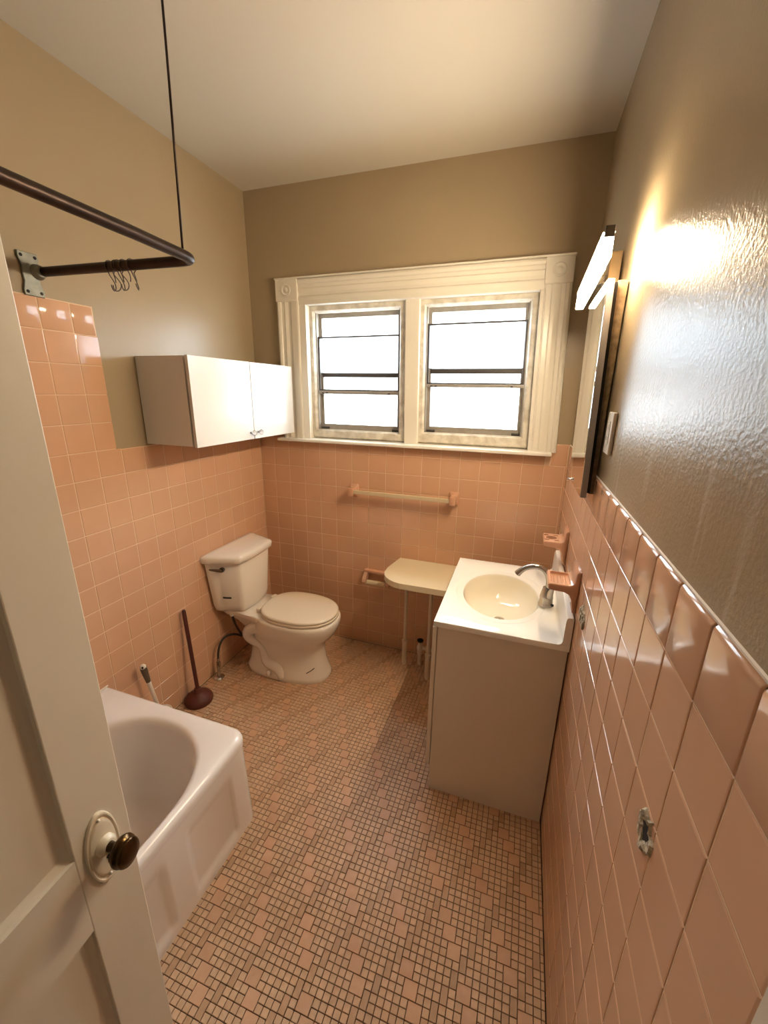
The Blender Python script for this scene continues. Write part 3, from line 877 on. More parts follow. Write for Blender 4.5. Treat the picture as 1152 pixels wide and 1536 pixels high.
# deck that carries the tank
def deck(x0, x1, hw0, hw1, z, N=10):
    pts = [(x0, -hw0)] + [(x0 + (x1 - x0) * i / N, -(hw0 + (hw1 - hw0) * (i / N) ** 1.6)) for i in range(1, N + 1)]
    return [T(x, y, z) for x, y in pts] + [T(x, -y, z) for x, y in reversed(pts)]
ring_loft(bm, [deck(0.16, 0.36, 0.055, 0.10, 0.24), deck(0.10, 0.38, 0.085, 0.135, 0.32), deck(0.05, 0.40, 0.112, 0.155, 0.362), deck(0.03, 0.42, 0.122, 0.164, 0.382), deck(0.03, 0.42, 0.122, 0.164, 0.396), deck(0.04, 0.41, 0.114, 0.156, 0.4025)])
bowl = part('bowl', fix(bm), M_ceramic, t, smooth=True, angle=50)
# trapway that bulges from both flanks, and the recessed foot panel
for sgn in (-1, 1):
    bm = NB()
    path = bez(T(0.30, sgn * 0.105, 0.300), T(0.20, sgn * 0.108, 0.330), T(0.13, sgn * 0.106, 0.235), T(0.235, sgn * 0.104, 0.205), 12)
    path += bez(T(0.235, sgn * 0.104, 0.205), T(0.31, sgn * 0.102, 0.185), T(0.28, sgn * 0.106, 0.105), T(0.335, sgn * 0.112, 0.090), 12)[1:]
    path += bez(T(0.335, sgn * 0.112, 0.090), T(0.40, sgn * 0.116, 0.085), T(0.405, sgn * 0.122, 0.050), T(0.415, sgn * 0.124, 0.020), 8)[1:]
    tube(bm, path, [0.030 + 0.006 * math.sin(i / 3.0) for i in range(len(path))], 14)
    part('trapway', fix(bm), M_ceramic, bowl, smooth=True)
    bm = NB(); lathe(bm, [(0.014, 0.030), (0.0138, 0.045), (0.010, 0.056), (0.0, 0.060)], 18, 'z', T(0.335, sgn * 0.142, 0)); part('bolt_cap', fix(bm), M_ceramic, bowl, smooth=True)
bm = NB()
tube(bm, [T(0.575, -0.116, 0.082), T(0.600, -0.103, 0.098), T(0.615, -0.090, 0.110)], 0.0028, 6); part('black_mark', bm, M_blackp, bowl, label='short black line on the front of the foot')
# seat and lid
def seat_ring(g, z, cut=0.0): return egg(0.262 + g, 0.732 - g, 0.176 - g, z, n=2.25, back=2.6)
bm = NB(); ring_loft(bm, [seat_ring(0.006, 0.4035), seat_ring(0.001, 0.406), seat_ring(0.0, 0.412), seat_ring(0.003, 0.4185), seat_ring(0.012, 0.4195)]); seat = part('seat', fix(bm), M_seat, t, smooth=True, angle=60)
bm = NB(); ring_loft(bm, [seat_ring(0.010, 0.420), seat_ring(0.003, 0.422), seat_ring(0.001, 0.428), seat_ring(0.004, 0.435), seat_ring(0.014, 0.4395), seat_ring(0.05, 0.4415), seat_ring(0.12, 0.4425)]); lid = part('lid', fix(bm), M_seat, t, smooth=True, angle=60)
for sg in (-1, 1):
    bm = NB(); box(bm, T(0.245, sg * 0.075 - 0.022, 0.402), T(0.275, sg * 0.075 + 0.022, 0.432), 0.008, 3); part('seat_hinge', bm, M_seat, t)
# tank: faceted plan with a gently bowed front
def plan(xb, hw, xs, xf, fw_, z, n=10, bow=0.012):
    """back corners at +-hw, side to xs, slanted cheek to front corner (xf, fw_), bowed front"""
    half = [(xb, -hw), (xb + (xs - xb) * 0.5, -hw), (xs, -hw + 0.004), (xs + 0.012, -hw + 0.014)]
    half += [(xs + 0.012 + (xf - xs - 0.020) * i / 6, -hw + 0.014 + (hw - 0.014 - fw_) * (i / 6) ** 1.25) for i in range(1, 7)]
    fr_ = [(xf - 0.002 + bow * (1 - (1 - i / n) ** 2), -fw_ + 0.012 + (fw_ - 0.012) * i / n) for i in range(n + 1)]
    h = half + fr_
    return [T(x, y, z) for x, y in h] + [T(x, -y, z) for x, y in reversed(h[:-1])]
bm = NB(); ring_loft(bm, [plan(0.030, 0.150, 0.060, 0.172, 0.105, 0.402), plan(0.024, 0.166, 0.060, 0.182, 0.118, 0.412), plan(0.018, 0.176, 0.055, 0.188, 0.124, 0.45), plan(0.012, 0.206, 0.050, 0.198, 0.144, 0.72), plan(0.012, 0.204, 0.05, 0.196, 0.142, 0.726)])
tank = part('tank', fix(bm), M_ceramic, t, smooth=True, angle=62)
bm = NB(); ring_loft(bm, [plan(0.006, 0.216, 0.050, 0.206, 0.152, 0.724), plan(0.003, 0.224, 0.050, 0.214, 0.158, 0.730), plan(0.003, 0.226, 0.050, 0.216, 0.160, 0.756), plan(0.006, 0.222, 0.05, 0.211, 0.156, 0.766), plan(0.015, 0.203, 0.05, 0.200, 0.144, 0.772), plan(0.04, 0.16, 0.06, 0.165, 0.11, 0.775)])
part('tank_lid', fix(bm), M_ceramic, t, smooth=True, angle=55)
# flush lever and black strip on the slanted near cheek of the tank
p0, p1 = T(0.052, -0.197, 0), T(0.190, -0.152, 0)
dirv = (p1 - p0).normalized(); nv = Vector((dirv.y, -dirv.x, 0))
def cheek(f, z, out): 
    q = p0 + (p1 - p0) * f + nv * out; return Vector((q.x, q.y, z))
bm = NB()
c0 = cheek(0.40, 0.690, -0.004)
tube(bm, [c0, c0 + nv * 0.012, c0 + nv * 0.013], [0.014, 0.014, 0.010], 18)
tube(bm, [c0 + nv * 0.012, c0 + nv * 0.024], 0.007, 14)
lv = c0 + nv * 0.022
tube(bm, [lv + dirv * 0.006, lv - dirv * 0.02 + Vector((0, 0, 0.001)), lv - dirv * 0.055 + Vector((0, 0, 0.004)), lv - dirv * 0.066 + Vector((0, 0, 0.006))], [0.010, 0.0085, 0.006, 0.004], 14)
part('flush_lever', fix(bm), mat('worn_lever', lin(120, 112, 104), 0.22, metal=1.0), tank, smooth=True, angle=50, label='small chrome flush lever')
bm = NB()
for a_, b_ in ((0.30, 0.62),):
    q0, q1 = cheek(a_, 0.511, -0.004), cheek(b_, 0.509, -0.004)
    tube(bm, [q0 - nv * 0.004, (q0 + q1) / 2 - nv * 0.0025, q1 - nv * 0.004], 0.0048, 8)
part('black_mark', bm, M_blackp, tank, label='short black strip on the tank')

# ---- toilet supply valve and hose
t = thing('supply_hose', 'dark braided supply hose looping from chrome floor flange to toilet tank', 'hose', (-1.575, 1.632, 0))
bm = NB(); lathe(bm, [(0.032, 0.0), (0.032, 0.004), (0.024, 0.011), (0.012, 0.014), (0.0, 0.0145)], 24, 'z', (-1.575, 1.632, 0)); part('floor_flange', fix(bm), M_chrome, t, smooth=True, angle=40)
bm = NB(); tube(bm, [(-1.575, 1.632, 0.01), (-1.577, 1.640, 0.062)], 0.0095, 14); tube(bm, [(-1.577, 1.640, 0.062), (-1.578, 1.643, 0.100)], 0.0125, 14); tube(bm, [(-1.578, 1.643, 0.098), (-1.578, 1.645, 0.125)], 0.0085, 6)
vb = part('valve_body', fix(bm), M_nickel, t, smooth=True, angle=40)
bm = NB(); tube(bm, [(-1.577, 1.640, 0.08), (-1.560, 1.622, 0.08)], 0.006, 10); tube(bm, [(-1.560, 1.622, 0.08), (-1.552, 1.614, 0.08)], [0.014, 0.012], 14, flat=0.6); part('valve_handle', fix(bm), M_nickel, vb, smooth=True, angle=40)
bm = NB(); pts = bez((-1.578, 1.645, 0.12), (-1.580, 1.66, 0.26), (-1.578, 1.75, 0.235), (-1.535, 1.79, 0.205), 12) + bez((-1.535, 1.79, 0.205), (-1.49, 1.82, 0.17), (-1.535, 1.76, 0.25), (-1.530, 1.745, 0.375), 12)[1:]
tube(bm, pts, 0.0068, 10); part('hose', fix(bm), M_hose, t, smooth=True)
bm = NB(); tube(bm, [(-1.530, 1.745, 0.365), (-1.530, 1.745, 0.3995)], 0.013, 8); part('coupling_nut', fix(bm), M_plate, t)

# ---- plunger, toilet brush
t = thing('plunger', 'dark wooden-handled plunger with red-brown cup leaning by the left wall', 'plunger', (-1.545, 1.438, 0))
bm = NB(); c = (-1.545, 1.438, 0)
lathe(bm, [(0.058, 0.0), (0.071, 0.002), (0.0745, 0.012), (0.072, 0.024), (0.062, 0.038), (0.043, 0.049), (0.024, 0.056), (0.0185, 0.064), (0.0175, 0.084), (0.014, 0.086), (0.0, 0.086)], 36, 'z', c); part('cup', fix(bm), M_rubber, t, smooth=True, angle=60)
bm = NB(); a0, a1 = Vector((-1.545, 1.438, 0.075)), Vector((-1.598, 1.466, 0.540)); tube(bm, [a0, a0.lerp(a1, 0.5), a0.lerp(a1, 0.985), a1], [0.0105, 0.0105, 0.0105, 0.006], 14); part('stick', fix(bm), M_wood, t, smooth=True, angle=50)

t = thing('toilet_brush', 'toilet brush with white stem and grey grip behind the tub end', 'brush', (-1.555, 1.215, 0))
a0, a1 = Vector((-1.555, 1.222, 0.02)), Vector((-1.575, 1.172, 0.412))
dz = (a1 - a0)
bm = NB(); lathe(bm, [(0.045, 0.0), (0.048, 0.01), (0.046, 0.12), (0.043, 0.122), (0.040, 0.118), (0.0, 0.118)], 28, 'z', (-1.555, 1.215, 0)); part('holder', fix(bm), M_plate, t, smooth=True, angle=50)
bm = NB(); tube(bm, [a0 + dz * 0.26, a0 + dz * 0.7, a0 + dz * 0.76], [0.0085, 0.0095, 0.0105], 14); part('stem', fix(bm), M_plate, t, smooth=True)
bm = NB(); tube(bm, [a0 + dz * 0.75, a0 + dz * 0.82, a0 + dz * 0.90, a0 + dz * 0.965], [0.0105, 0.0125, 0.0145, 0.0150], 16); gp = part('grip', fix(bm), M_grip, t, smooth=True, angle=50)
bm = NB(); tube(bm, [a0 + dz * 0.955, a0 + dz * 0.985, a0 + dz * 1.0, a0 + dz * 1.008], [0.0135, 0.0138, 0.010, 0.003], 16); part('end_cap', fix(bm), M_plate, gp, smooth=True)
bm = NB(); q = a0 + dz * 0.985 + Vector((0.0100, -0.0095, 0.001)); box(bm, q - Vector((0.003, 0.003, 0.005)), q + Vector((0.003, 0.003, 0.005)), 0.001); part('hanging_slot', bm, M_dark, gp)

# ---- wall cabinet
CX1, CY0, CY1, CZ0, CZ1 = -1.361, 1.418, 2.222, 1.414, 1.789
CXB = XL - 0.0025
t = thing('wall_cabinet', 'white two-door wall cabinet hung on the left wall beside the window', 'cabinet', (XL, (CY0 + CY1) / 2, CZ0))
bm = NB(); tk = 0.016
box(bm, (XL + 0.0008, CY0, CZ0), (CX1, CY0 + tk, CZ1), 0.001, 1); box(bm, (XL + 0.0008, CY1 - tk, CZ0), (CX1, CY1, CZ1), 0.001, 1)
box(bm, (XL + 0.0008, CY0 + tk, CZ0), (CX1, CY1 - tk, CZ0 + tk)); box(bm, (XL + 0.0008, CY0 + tk, CZ1 - tk), (CX1, CY1 - tk, CZ1)); box(bm, (XL + 0.0008, CY0 + tk, CZ0 + tk), (XL + 0.006, CY1 - tk, CZ1 - tk))
part('carcass', bm, M_white_lam, t)
for n_, (ya, yb, hx_) in enumerate(((CY0 - 0.001, 1.8228, 1.795), (1.8272, CY1 + 0.001, 1.855))):
    bm = NB(); box(bm, (CX1 + 0.0095, ya, CZ0 - 0.004), (CX1 + 0.0245, yb, CZ1 + 0.002), 0.0012, 2); dr = part('cabinet_door', bm, M_white_lam, t)
    bm = NB(); lathe(bm, [(0.0062, 0.0), (0.006, 0.004), (0.0045, 0.008), (0.0065, 0.012), (0.0125, 0.017), (0.0145, 0.022), (0.0125, 0.028), (0.007, 0.031), (0.0, 0.0315)], 8, 'x', (CX1 + 0.0245, hx_, CZ0 + 0.030)); part('crystal_knob', fix(bm), M_crystal, dr, label='clear faceted knob')
for ya in (CY0 + 0.03, CY1 - 0.05):
    bm = NB(); box(bm, (CX1 - 0.001, ya, CZ0 + 0.05), (CX1 + 0.0096, ya + 0.02, CZ0 + 0.09)); part('hinge', bm, M_alu, t)

# ---- vanity cabinet, top, faucet
VX0, VX1, VY0, VY1, VZ = -0.232, XR - 0.004, 1.360, 1.980, 0.809
t = thing('vanity_cabinet', 'plain white laminate vanity cabinet under the sink against the right wall', 'cabinet', ((VX0 + VX1) / 2, (VY0 + VY1) / 2, 0))
bm = NB(); box(bm, (VX0, VY0, 0.0), (VX1, VY0 + 0.018, VZ), 0.0012, 1); part('side_panel', bm, M_van_lam, t)
bm = NB(); box(bm, (VX0, VY1 - 0.018, 0.0), (VX1, VY1, VZ), 0.0012, 1); part('side_panel', bm, M_van_lam, t)
bm = NB(); box(bm, (VX0 + 0.001, VY0 + 0.018, 0.0), (VX0 + 0.019, VY1 - 0.018, 0.118)); part('kick_board', bm, M_van_lam, t)
bm = NB(); box(bm, (VX0 + 0.002, VY0 + 0.018, 0.118), (VX0 + 0.02, VY0 + 0.06, VZ)); box(bm, (VX0 + 0.002, VY1 - 0.06, 0.118), (VX0 + 0.02, VY1 - 0.018, VZ)); box(bm, (VX0 + 0.002, VY0 + 0.06, 0.74), (VX0 + 0.02, VY1 - 0.06, VZ)); box(bm, (VX0 + 0.002, VY0 + 0.06, 0.118), (VX0 + 0.02, VY1 - 0.06, 0.16)); part('face_frame', bm, M_van_lam, t)
for ya, yb, hy_ in ((VY0 - 0.0005, 1.6685, 1.63), (1.6715, VY1, 1.71)):
    bm = NB(); box(bm, (VX0 - 0.0195, ya, 0.128), (VX0 - 0.0025, yb, VZ - 0.012), 0.002, 2); dr = part('cabinet_door', bm, M_van_lam, t)
    bm = NB(); lathe(bm, [(0.006, 0.0), (0.005, -0.01), (0.013, -0.018), (0.011, -0.026), (0.0, -0.028)], 16, 'x', (VX0 - 0.0195, hy_, 0.70)); part('knob', fix(bm), M_nickel, dr, smooth=True)

t = thing('vanity_sink', 'white cultured marble sink top with oval basin', 'sink', (0, (VY0 + VY1) / 2, VZ))
ZC = 0.832
x0, x1, y0, y1 = -0.247, XR - 0.003, 1.343, 2.000
bcx, bcy, bax, bay = -0.021, 1.668, 0.158, 0.212
bm = NB(); N = 96
def brect(z, ins=0.0):
    out = []
    for i in range(N):
        a = 2 * math.pi * i / N
        c, s = math.cos(a) * bax, math.sin(a) * bay
        k = min(((x1 - ins - bcx) / c if c > 1e-9 else (x0 + ins - bcx) / c if c < -1e-9 else 1e9), ((y1 - ins - bcy) / s if s > 1e-9 else (y0 + ins - bcy) / s if s < -1e-9 else 1e9))
        out.append([bcx + c * k, bcy + s * k, z])
    # snap the closest points to the four corners
    for qx in (x0 + ins, x1 - ins):
        for qy in (y0 + ins, y1 - ins):
            j = min(range(N), key=lambda i: (out[i][0] - qx) ** 2 + (out[i][1] - qy) ** 2)
            out[j] = [qx, qy, z]
    return out
def bell(f, z, dx=0.0): return [(bcx + dx + math.cos(2 * math.pi * i / N) * bax * f, bcy + math.sin(2 * math.pi * i / N) * bay * f, z) for i in range(N)]
ring_loft(bm, [brect(VZ + 0.0005, 0.002), brect(VZ + 0.001), brect(ZC - 0.004), brect(ZC - 0.001, 0.0012), brect(ZC, 0.004), bell(1.20, ZC), bell(1.17, ZC - 0.003), bell(1.14, ZC - 0.0058), bell(1.04, ZC - 0.0062), bell(1.0, ZC - 0.0075), bell(0.985, ZC - 0.013)], cap0=False, cap1=False)
# cove up to the backsplash, one moulding with the top
sx = 0.186
prof = [(sx - 0.02, ZC - 0.0005), (sx - 0.006, ZC - 0.0003)] + [(sx + 0.016 * math.sin(math.radians(a)) , ZC + 0.016 - 0.016 * math.cos(math.radians(a))) for a in (10, 30, 50, 70, 85)] + [(sx + 0.018, ZC + 0.095), (sx + 0.0205, ZC + 0.104), (sx + 0.026, ZC + 0.107), (x1 - 0.003, ZC + 0.107), (x1, ZC + 0.104), (x1, ZC - 0.01), (sx - 0.02, ZC - 0.01)]
prism(bm, prof, 'y', y0 + 0.0006, y1 - 0.0006, 0.0)
top = part('counter_slab', bm, M_marble, t, smooth=True, angle=32)
bm = NB(); ring_loft(bm, [bell(0.986, ZC - 0.0125), bell(0.965, ZC - 0.03), bell(0.93, ZC - 0.055), bell(0.86, ZC - 0.085), bell(0.74, ZC - 0.108), bell(0.55, ZC - 0.122), bell(0.3, ZC - 0.129, 0.004), bell(0.12, ZC - 0.132, 0.006)], cap0=False)
bas = part('basin', fix(bm), M_marble_b, t, smooth=True)
for f in bas.data.polygons: pass
bm = NB(); lathe(bm, [(0.021, 0.0), (0.0225, 0.002), (0.017, 0.003), (0.0, 0.0015)], 24, 'z', (bcx + 0.006, bcy, ZC - 0.131)); part('drain', fix(bm), M_chrome, t, smooth=True, label='chrome drain ring')

t = thing('faucet', 'brushed nickel single-handle faucet with arched spout on the sink top', 'faucet', (0.158, 1.622, ZC))
bm = NB(); lathe(bm, [(0.0285, 0.0), (0.029, 0.004), (0.027, 0.010), (0.025, 0.030), (0.026, 0.036), (0.025, 0.042), (0.0215, 0.060), (0.0175, 0.078), (0.0, 0.080)], 28, 'z', (0.158, 1.622, ZC), sx=1.0, sy=1.0); fb = part('faucet_body', fix(bm), M_nickel, t, smooth=True, angle=60)
bm = NB()
pts = bez((0.162, 1.624, ZC + 0.045), (0.178, 1.625, ZC + 0.120), (0.140, 1.625, ZC + 0.168), (0.098, 1.625, ZC + 0.160), 14) + bez((0.098, 1.625, ZC + 0.160), (0.070, 1.625, ZC + 0.154), (0.052, 1.625, ZC + 0.142), (0.036, 1.625, ZC + 0.118), 8)[1:]
rd = [0.0185 - 0.0080 * min(1, i / 9) for i in range(len(pts))]
for i in range(4): rd[-1 - i] = 0.0135 - 0.0008 * i
tube(bm, pts, rd, 18); part('spout', fix(bm), M_nickel, t, smooth=True, angle=60)
bm = NB(); tube(bm, [pts[-1], pts[-1] + (pts[-1] - pts[-2]).normalized() * 0.002], 0.0095, 14); part('aerator', fix(bm), M_dark, t)
bm = NB(); tube(bm, [(0.166, 1.602, ZC + 0.052), (0.168, 1.591, ZC + 0.072), (0.172, 1.581, ZC + 0.098), (0.174, 1.577, ZC + 0.108)], [0.0165, 0.0150, 0.0085, 0.004], 16, flat=0.75); part('handle', fix(bm), M_nickel, t, smooth=True, angle=60)
bm = NB(); lathe(bm, [(0.0236, 0.0), (0.0236, 0.003)], 24, 'z', (0.158, 1.622, ZC + 0.0335)); lathe(bm, [(0.004, -0.004), (0.0045, 0.004), (0.0, 0.005)], 10, 'z', (0.184, 1.607, ZC + 0.01)); part('trim_ring', fix(bm), M_dark, fb)

# ---- side counter on three pipe legs
t = thing('side_counter', 'cream laminate side counter on white pipe legs beside the vanity', 'counter', (-0.46, 2.09, 0))
bm = NB()
fl = [(-0.255, 2.2675), (-0.650, 2.2675), (-0.678, 2.10)] + [(-0.678 + 0.14 - 0.14 * math.cos(math.radians(a)), 2.063 - 0.14 * math.sin(math.radians(a))) for a in (10, 25, 40, 55, 70, 83)] + [(-0.53, 1.922), (-0.235, 1.925)]
fl = [(min(x, -0.2525), y) for x, y in fl]
# keep clear of the vanity doors: the counter ends where the vanity begins
prism(bm, fl, 'z', 0.629, 0.664, 0.0015, 1)
tp = part('counter_top', bm, M_shelf, t)
for lx, ly in ((-0.567, 2.138), (-0.398, 2.046), (-0.315, 2.10)):
    bm = NB(); tube(bm, [(lx, ly, 0.16), (lx, ly, 0.6295)], 0.0105, 14)
    lg = part('leg', bm, M_pipe, t, smooth=True, angle=40)
    bm = NB(); tube(bm, [(lx, ly, 0.004), (lx, ly, 0.150), (lx, ly, 0.158), (lx, ly, 0.172), (lx, ly, 0.178)], [0.0155, 0.0155, 0.0185, 0.0185, 0.012], 14); tube(bm, [(lx, ly, 0.0), (lx, ly, 0.005)], 0.014, 12)
    part('sleeve', bm, M_pipe, lg, smooth=True, angle=40)

t = thing('pipe_valve', 'white painted pipe valve rising from the floor between counter legs', 'valve', (-0.474, 2.165, 0))
bm = NB(); tube(bm, [(-0.474, 2.165, 0), (-0.474, 2.165, 0.085)], 0.013, 14); tube(bm, [(-0.474, 2.165, 0.075), (-0.474, 2.165, 0.105)], 0.018, 6); part('riser', fix(bm), M_pipe, t)
bm = NB(); lathe(bm, [(0.014, 0.10), (0.021, 0.112), (0.022, 0.132), (0.015, 0.142), (0.012, 0.158), (0.0, 0.160)], 16, 'z', (-0.474, 2.165, 0)); tube(bm, [(-0.474, 2.165, 0.122), (-0.425, 2.165, 0.122), (-0.385, 2.165, 0.122)], [0.014, 0.0125, 0.0125], 12); tube(bm, [(-0.437, 2.165, 0.122), (-0.418, 2.165, 0.122)], 0.020, 6); tube(bm, [(-0.385, 2.165, 0.122), (-0.365, 2.165, 0.122)], 0.018, 6)
part('valve_body', fix(bm), M_pipe, t, smooth=True, angle=40)
bm = NB(); lathe(bm, [(0.006, 0.158), (0.006, 0.166), (0.019, 0.168), (0.020, 0.176), (0.012, 0.180), (0.0, 0.180)], 12, 'z', (-0.474, 2.165, 0)); part('valve_handle', fix(bm), M_dark, t, label='small black valve handle')

# ---- towel bar and paper holder on the back wall
YT = D - 0.0004
def ceramic_post(name, xc, zc, parent, w=0.058, h=0.082, d=0.070, tip=0.036):
    bm = NB(); rings = []
    for f, dd in ((1.0, 0.0), (1.0, 0.006), (0.92, 0.010), (0.66, 0.020), (0.56, 0.034), (0.60, 0.050), (0.64, 0.058), (0.60, d - 0.002), (0.50, d)):
        ww, hh = w / 2 * f, h / 2 * f
        rings.append([(xc + a * ww, YT - dd, zc + b3 * hh) for a, b3 in ((-1, -0.8), (-0.8, -1), (0.8, -1), (1, -0.8), (1, 0.8), (0.8, 1), (-0.8, 1), (-1, 0.8))])
    ring_loft(bm, rings)
    return part(name, fix(bm), M_peach_fix, parent, smooth=True, angle=40)
t = thing('towel_bar', 'cream towel bar between two peach ceramic posts under the window', 'towel bar', (-0.648, YT, 1.072))
ceramic_post('post', -0.958, 1.070, t); ceramic_post('post', -0.338, 1.074, t)
bm = NB(); box(bm, (-0.946, YT - 0.063, 1.060), (-0.350, YT - 0.043, 1.083), 0.003, 2); part('bar', bm, M_cream_fix, t)
t = thing('paper_holder', 'peach ceramic toilet paper holder with empty roller on the back wall', 'paper holder', (-0.795, YT, 0.48))
bm = NB()
box(bm, (-0.884, YT - 0.030, 0.536), (-0.700, YT, 0.556), 0.005, 2)
part('top_plate', bm, M_peach_fix, t)
for xc in (-0.870, -0.714):
    bm = NB(); prism(bm, [(YT, 0.556), (YT - 0.012, 0.553), (YT - 0.034, 0.535), (YT - 0.066, 0.505), (YT - 0.072, 0.488), (YT - 0.066, 0.470), (YT - 0.050, 0.468), (YT - 0.022, 0.500), (YT, 0.505)], 'x', xc - 0.013, xc + 0.013, 0.004, 2); part('arm', bm, M_peach_fix, t)
bm = NB(); tube(bm, [(-0.857, YT - 0.054, 0.484), (-0.852, YT - 0.054, 0.484), (-0.732, YT - 0.054, 0.484), (-0.727, YT - 0.054, 0.484)], [0.010, 0.017, 0.017, 0.010], 20); part('roller', bm, M_cream_fix, t, smooth=True, angle=40)

# ---- soap dish and toothbrush holder on the right wall
def wall_dish(name, label, cat, ya, yb, z, holes):
    t = thing(name, label, cat, (XR, (ya + yb) / 2, z))
    xw = XR - 0.0003; xo = 0.132
    bm = NB()
    outline = [(xw, z + 0.052), (xw - 0.008, z + 0.053), (xw - 0.014, z + 0.044), (xw - 0.015, z + 0.016)] + [(xw - 0.015 - 0.016 * (1 - math.cos(math.radians(a))) , z + 0.016 - 0.016 * math.sin(math.radians(a))) for a in (30, 60, 90)]
    outline += [(xo + 0.004, z), (xo, z - 0.006), (xo + 0.002, z - 0.020), (xo + 0.010, z - 0.025)]
    outline += [(xw - 0.045, z - 0.027), (xw - 0.030, z - 0.034), (xw - 0.020, z - 0.052), (xw - 0.016, z - 0.080), (xw - 0.012, z - 0.098), (xw - 0.004, z - 0.102), (xw, z - 0.100)]
    prism(bm, outline, 'y', ya, yb, 0.005, 3)
    body = part('dish_body', bm, M_peach_fix, t, smooth=True, angle=40)
    loc = Vector(t.location)
    def shift(b): bmesh.ops.translate(b, verts=b.verts[:], vec=-loc); return b
    cut = []
    xm = (xo + xw - 0.03) / 2; ym = (ya + yb) / 2
    if holes:
        for dx in (-0.020, 0.020):
            for dy in (-0.033, 0.033):
                b3 = NB(); box(b3, (xm + dx - 0.010, ym + dy - 0.006, z - 0.04), (xm + dx + 0.010, ym + dy + 0.006, z + 0.02), 0.003, 2); cut.append(shift(fix(b3)))
        b3 = NB(); lathe(b3, [(0.0225, z - 0.04), (0.0225, z + 0.014)], 28, 'z', (xm, ym, 0)); cut.append(shift(fix(b3)))
    else:
        b3 = NB(); box(b3, (xo + 0.010, ya + 0.011, z - 0.011), (xw - 0.026, yb - 0.011, z + 0.02), 0.008, 3); cut.append(shift(fix(b3)))
    carve(body, cut)
    if not holes:
        bm = NB()
        for i in range(4):
            xx = xo + 0.020 + i * 0.012
            box(bm, (xx, ya + 0.016, z - 0.012), (xx + 0.004, yb - 0.016, z - 0.008), 0.0015, 1)
        part('drain_ribs', bm, M_peach_fix, t)
    return t
wall_dish('toothbrush_holder', 'peach ceramic toothbrush holder with slots, farther one on the right wall', 'toothbrush holder', 1.792, 1.912, 1.048, True)
wall_dish('soap_dish', 'peach ceramic soap dish on the right wall just above the faucet', 'soap dish', 1.360, 1.478, 1.048, False)

# ---- medicine cabinet with mirror door
t = thing('medicine_cabinet', 'mirror-fronted medicine cabinet with paint-smeared wooden box on right wall', 'cabinet', (XR, 1.535, 1.35))
def lean(bm):
    for v in bm.verts: v.co.x -= 0.015 * (v.co.z - 1.35) / 0.61
    return bm
MY0, MY1, MZ0, MZ1 = 1.362, 1.722, 1.350, 1.962
bm = NB(); box(bm, (0.2175, MY0 + 0.036, MZ0 + 0.006), (XR - 0.001, MY1 - 0.01, MZ1 + 0.002), 0.001, 1)
for v in bm.verts:
    if v.co.x < 0.222: v.co.x -= 0.014 * (v.co.z - 1.35) / 0.61
part('box', bm, M_cabwood, t)
bm = NB(); box(bm, (0.2065, MY0 + 0.020, MZ0 + 0.012), (0.2168, MY1 - 0.012, MZ1 - 0.006)); part('gap_shade', lean(bm), M_dark, t)  # dark filler: the shade of the gap behind the door, painted in
bm = NB(); box(bm, (0.1880, MY0, MZ0), (0.2055, MY1, MZ1), 0.001, 1); dr = part('mirror_door', lean(bm), M_mirror_edge, t)
bm = NB()
ring_loft(bm, [[(0.1879, MY0 + a, MZ0 + a), (0.1879, MY1 - a, MZ0 + a), (0.1879, MY1 - a, MZ1 - a), (0.1879, MY0 + a, MZ1 - a)] if k == 0 else [(xq, MY0 + a, MZ0 + a), (xq, MY1 - a, MZ0 + a), (xq, MY1 - a, MZ1 - a), (xq, MY0 + a, MZ1 - a)] for k, (a, xq) in enumerate(((0.0006, 0.1879), (0.0006, 0.1872), (0.003, 0.1868)))], cap0=False)
bmesh.ops.reverse_faces(bm, faces=bm.faces[:])
part('mirror', lean(fix(bm)), M_mirror, dr)
bm = NB(); tube(bm, [(0.190, 1.668, MZ0 + 0.001), (0.184, 1.668, MZ0), (0.181, 1.668, MZ0)], [0.003, 0.003, 0.006], 14); tube(bm, [(0.182, 1.668, MZ0), (0.175, 1.668, MZ0)], 0.0066, 14); part('knob', fix(bm), M_chrome, dr, smooth=True, angle=40)

# ---- vanity light bar
t = thing('vanity_light', 'lit slim bar lamp above the mirror on the right wall', 'lamp', (XR, 1.60, 2.02))
bm = NB(); box(bm, (0.196, 1.566, 1.976), (XR - 0.0012, 1.685, 2.082), 0.002, 2); part('wall_canopy', bm, mat('brushed_warm_steel', lin(204, 178, 140), 0.28, metal=0.8), t)
bm = NB(); box(bm, (0.160, 1.60, 2.00), (0.197, 1.65, 2.025), 0.002); part('arm', bm, M_nickel, t)
La, Lb = Vector((0.148, 1.272, 2.016)), Vector((0.150, 1.845, 1.998))
def bar_box(a, b2, w, h, bev):
    bm = NB(); ax = (b2 - a); Ln = ax.length; ax.normalize()
    box(bm, (-w / 2, 0, -h / 2), (w / 2, Ln, h / 2), bev, 2)
    zax = Vector((0, 0, 1)); zax = (zax - ax * zax.dot(ax)).normalized(); xax = ax.cross(zax)
    Mx = Matrix((xax, ax, zax)).transposed().to_4x4(); Mx.translation = a
    bmesh.ops.transform(bm, matrix=Mx, verts=bm.verts[:]); return bm
part('diffuser', bar_box(La, Lb, 0.025, 0.058, 0.003), M_lit, t)
dv = (Lb - La).normalized()
zl = (Vector((0, 0, 1)) - dv * dv.z).normalized(); xl = dv.cross(zl)
part('top_channel', bar_box(La + zl * 0.0305, Lb + zl * 0.0305, 0.029, 0.003, 0.0008), M_alu, t)
part('back_channel', bar_box(La + dv * 0.10 + xl * 0.0142, Lb + xl * 0.0142, 0.003, 0.058, 0.0008), M_alu, t)
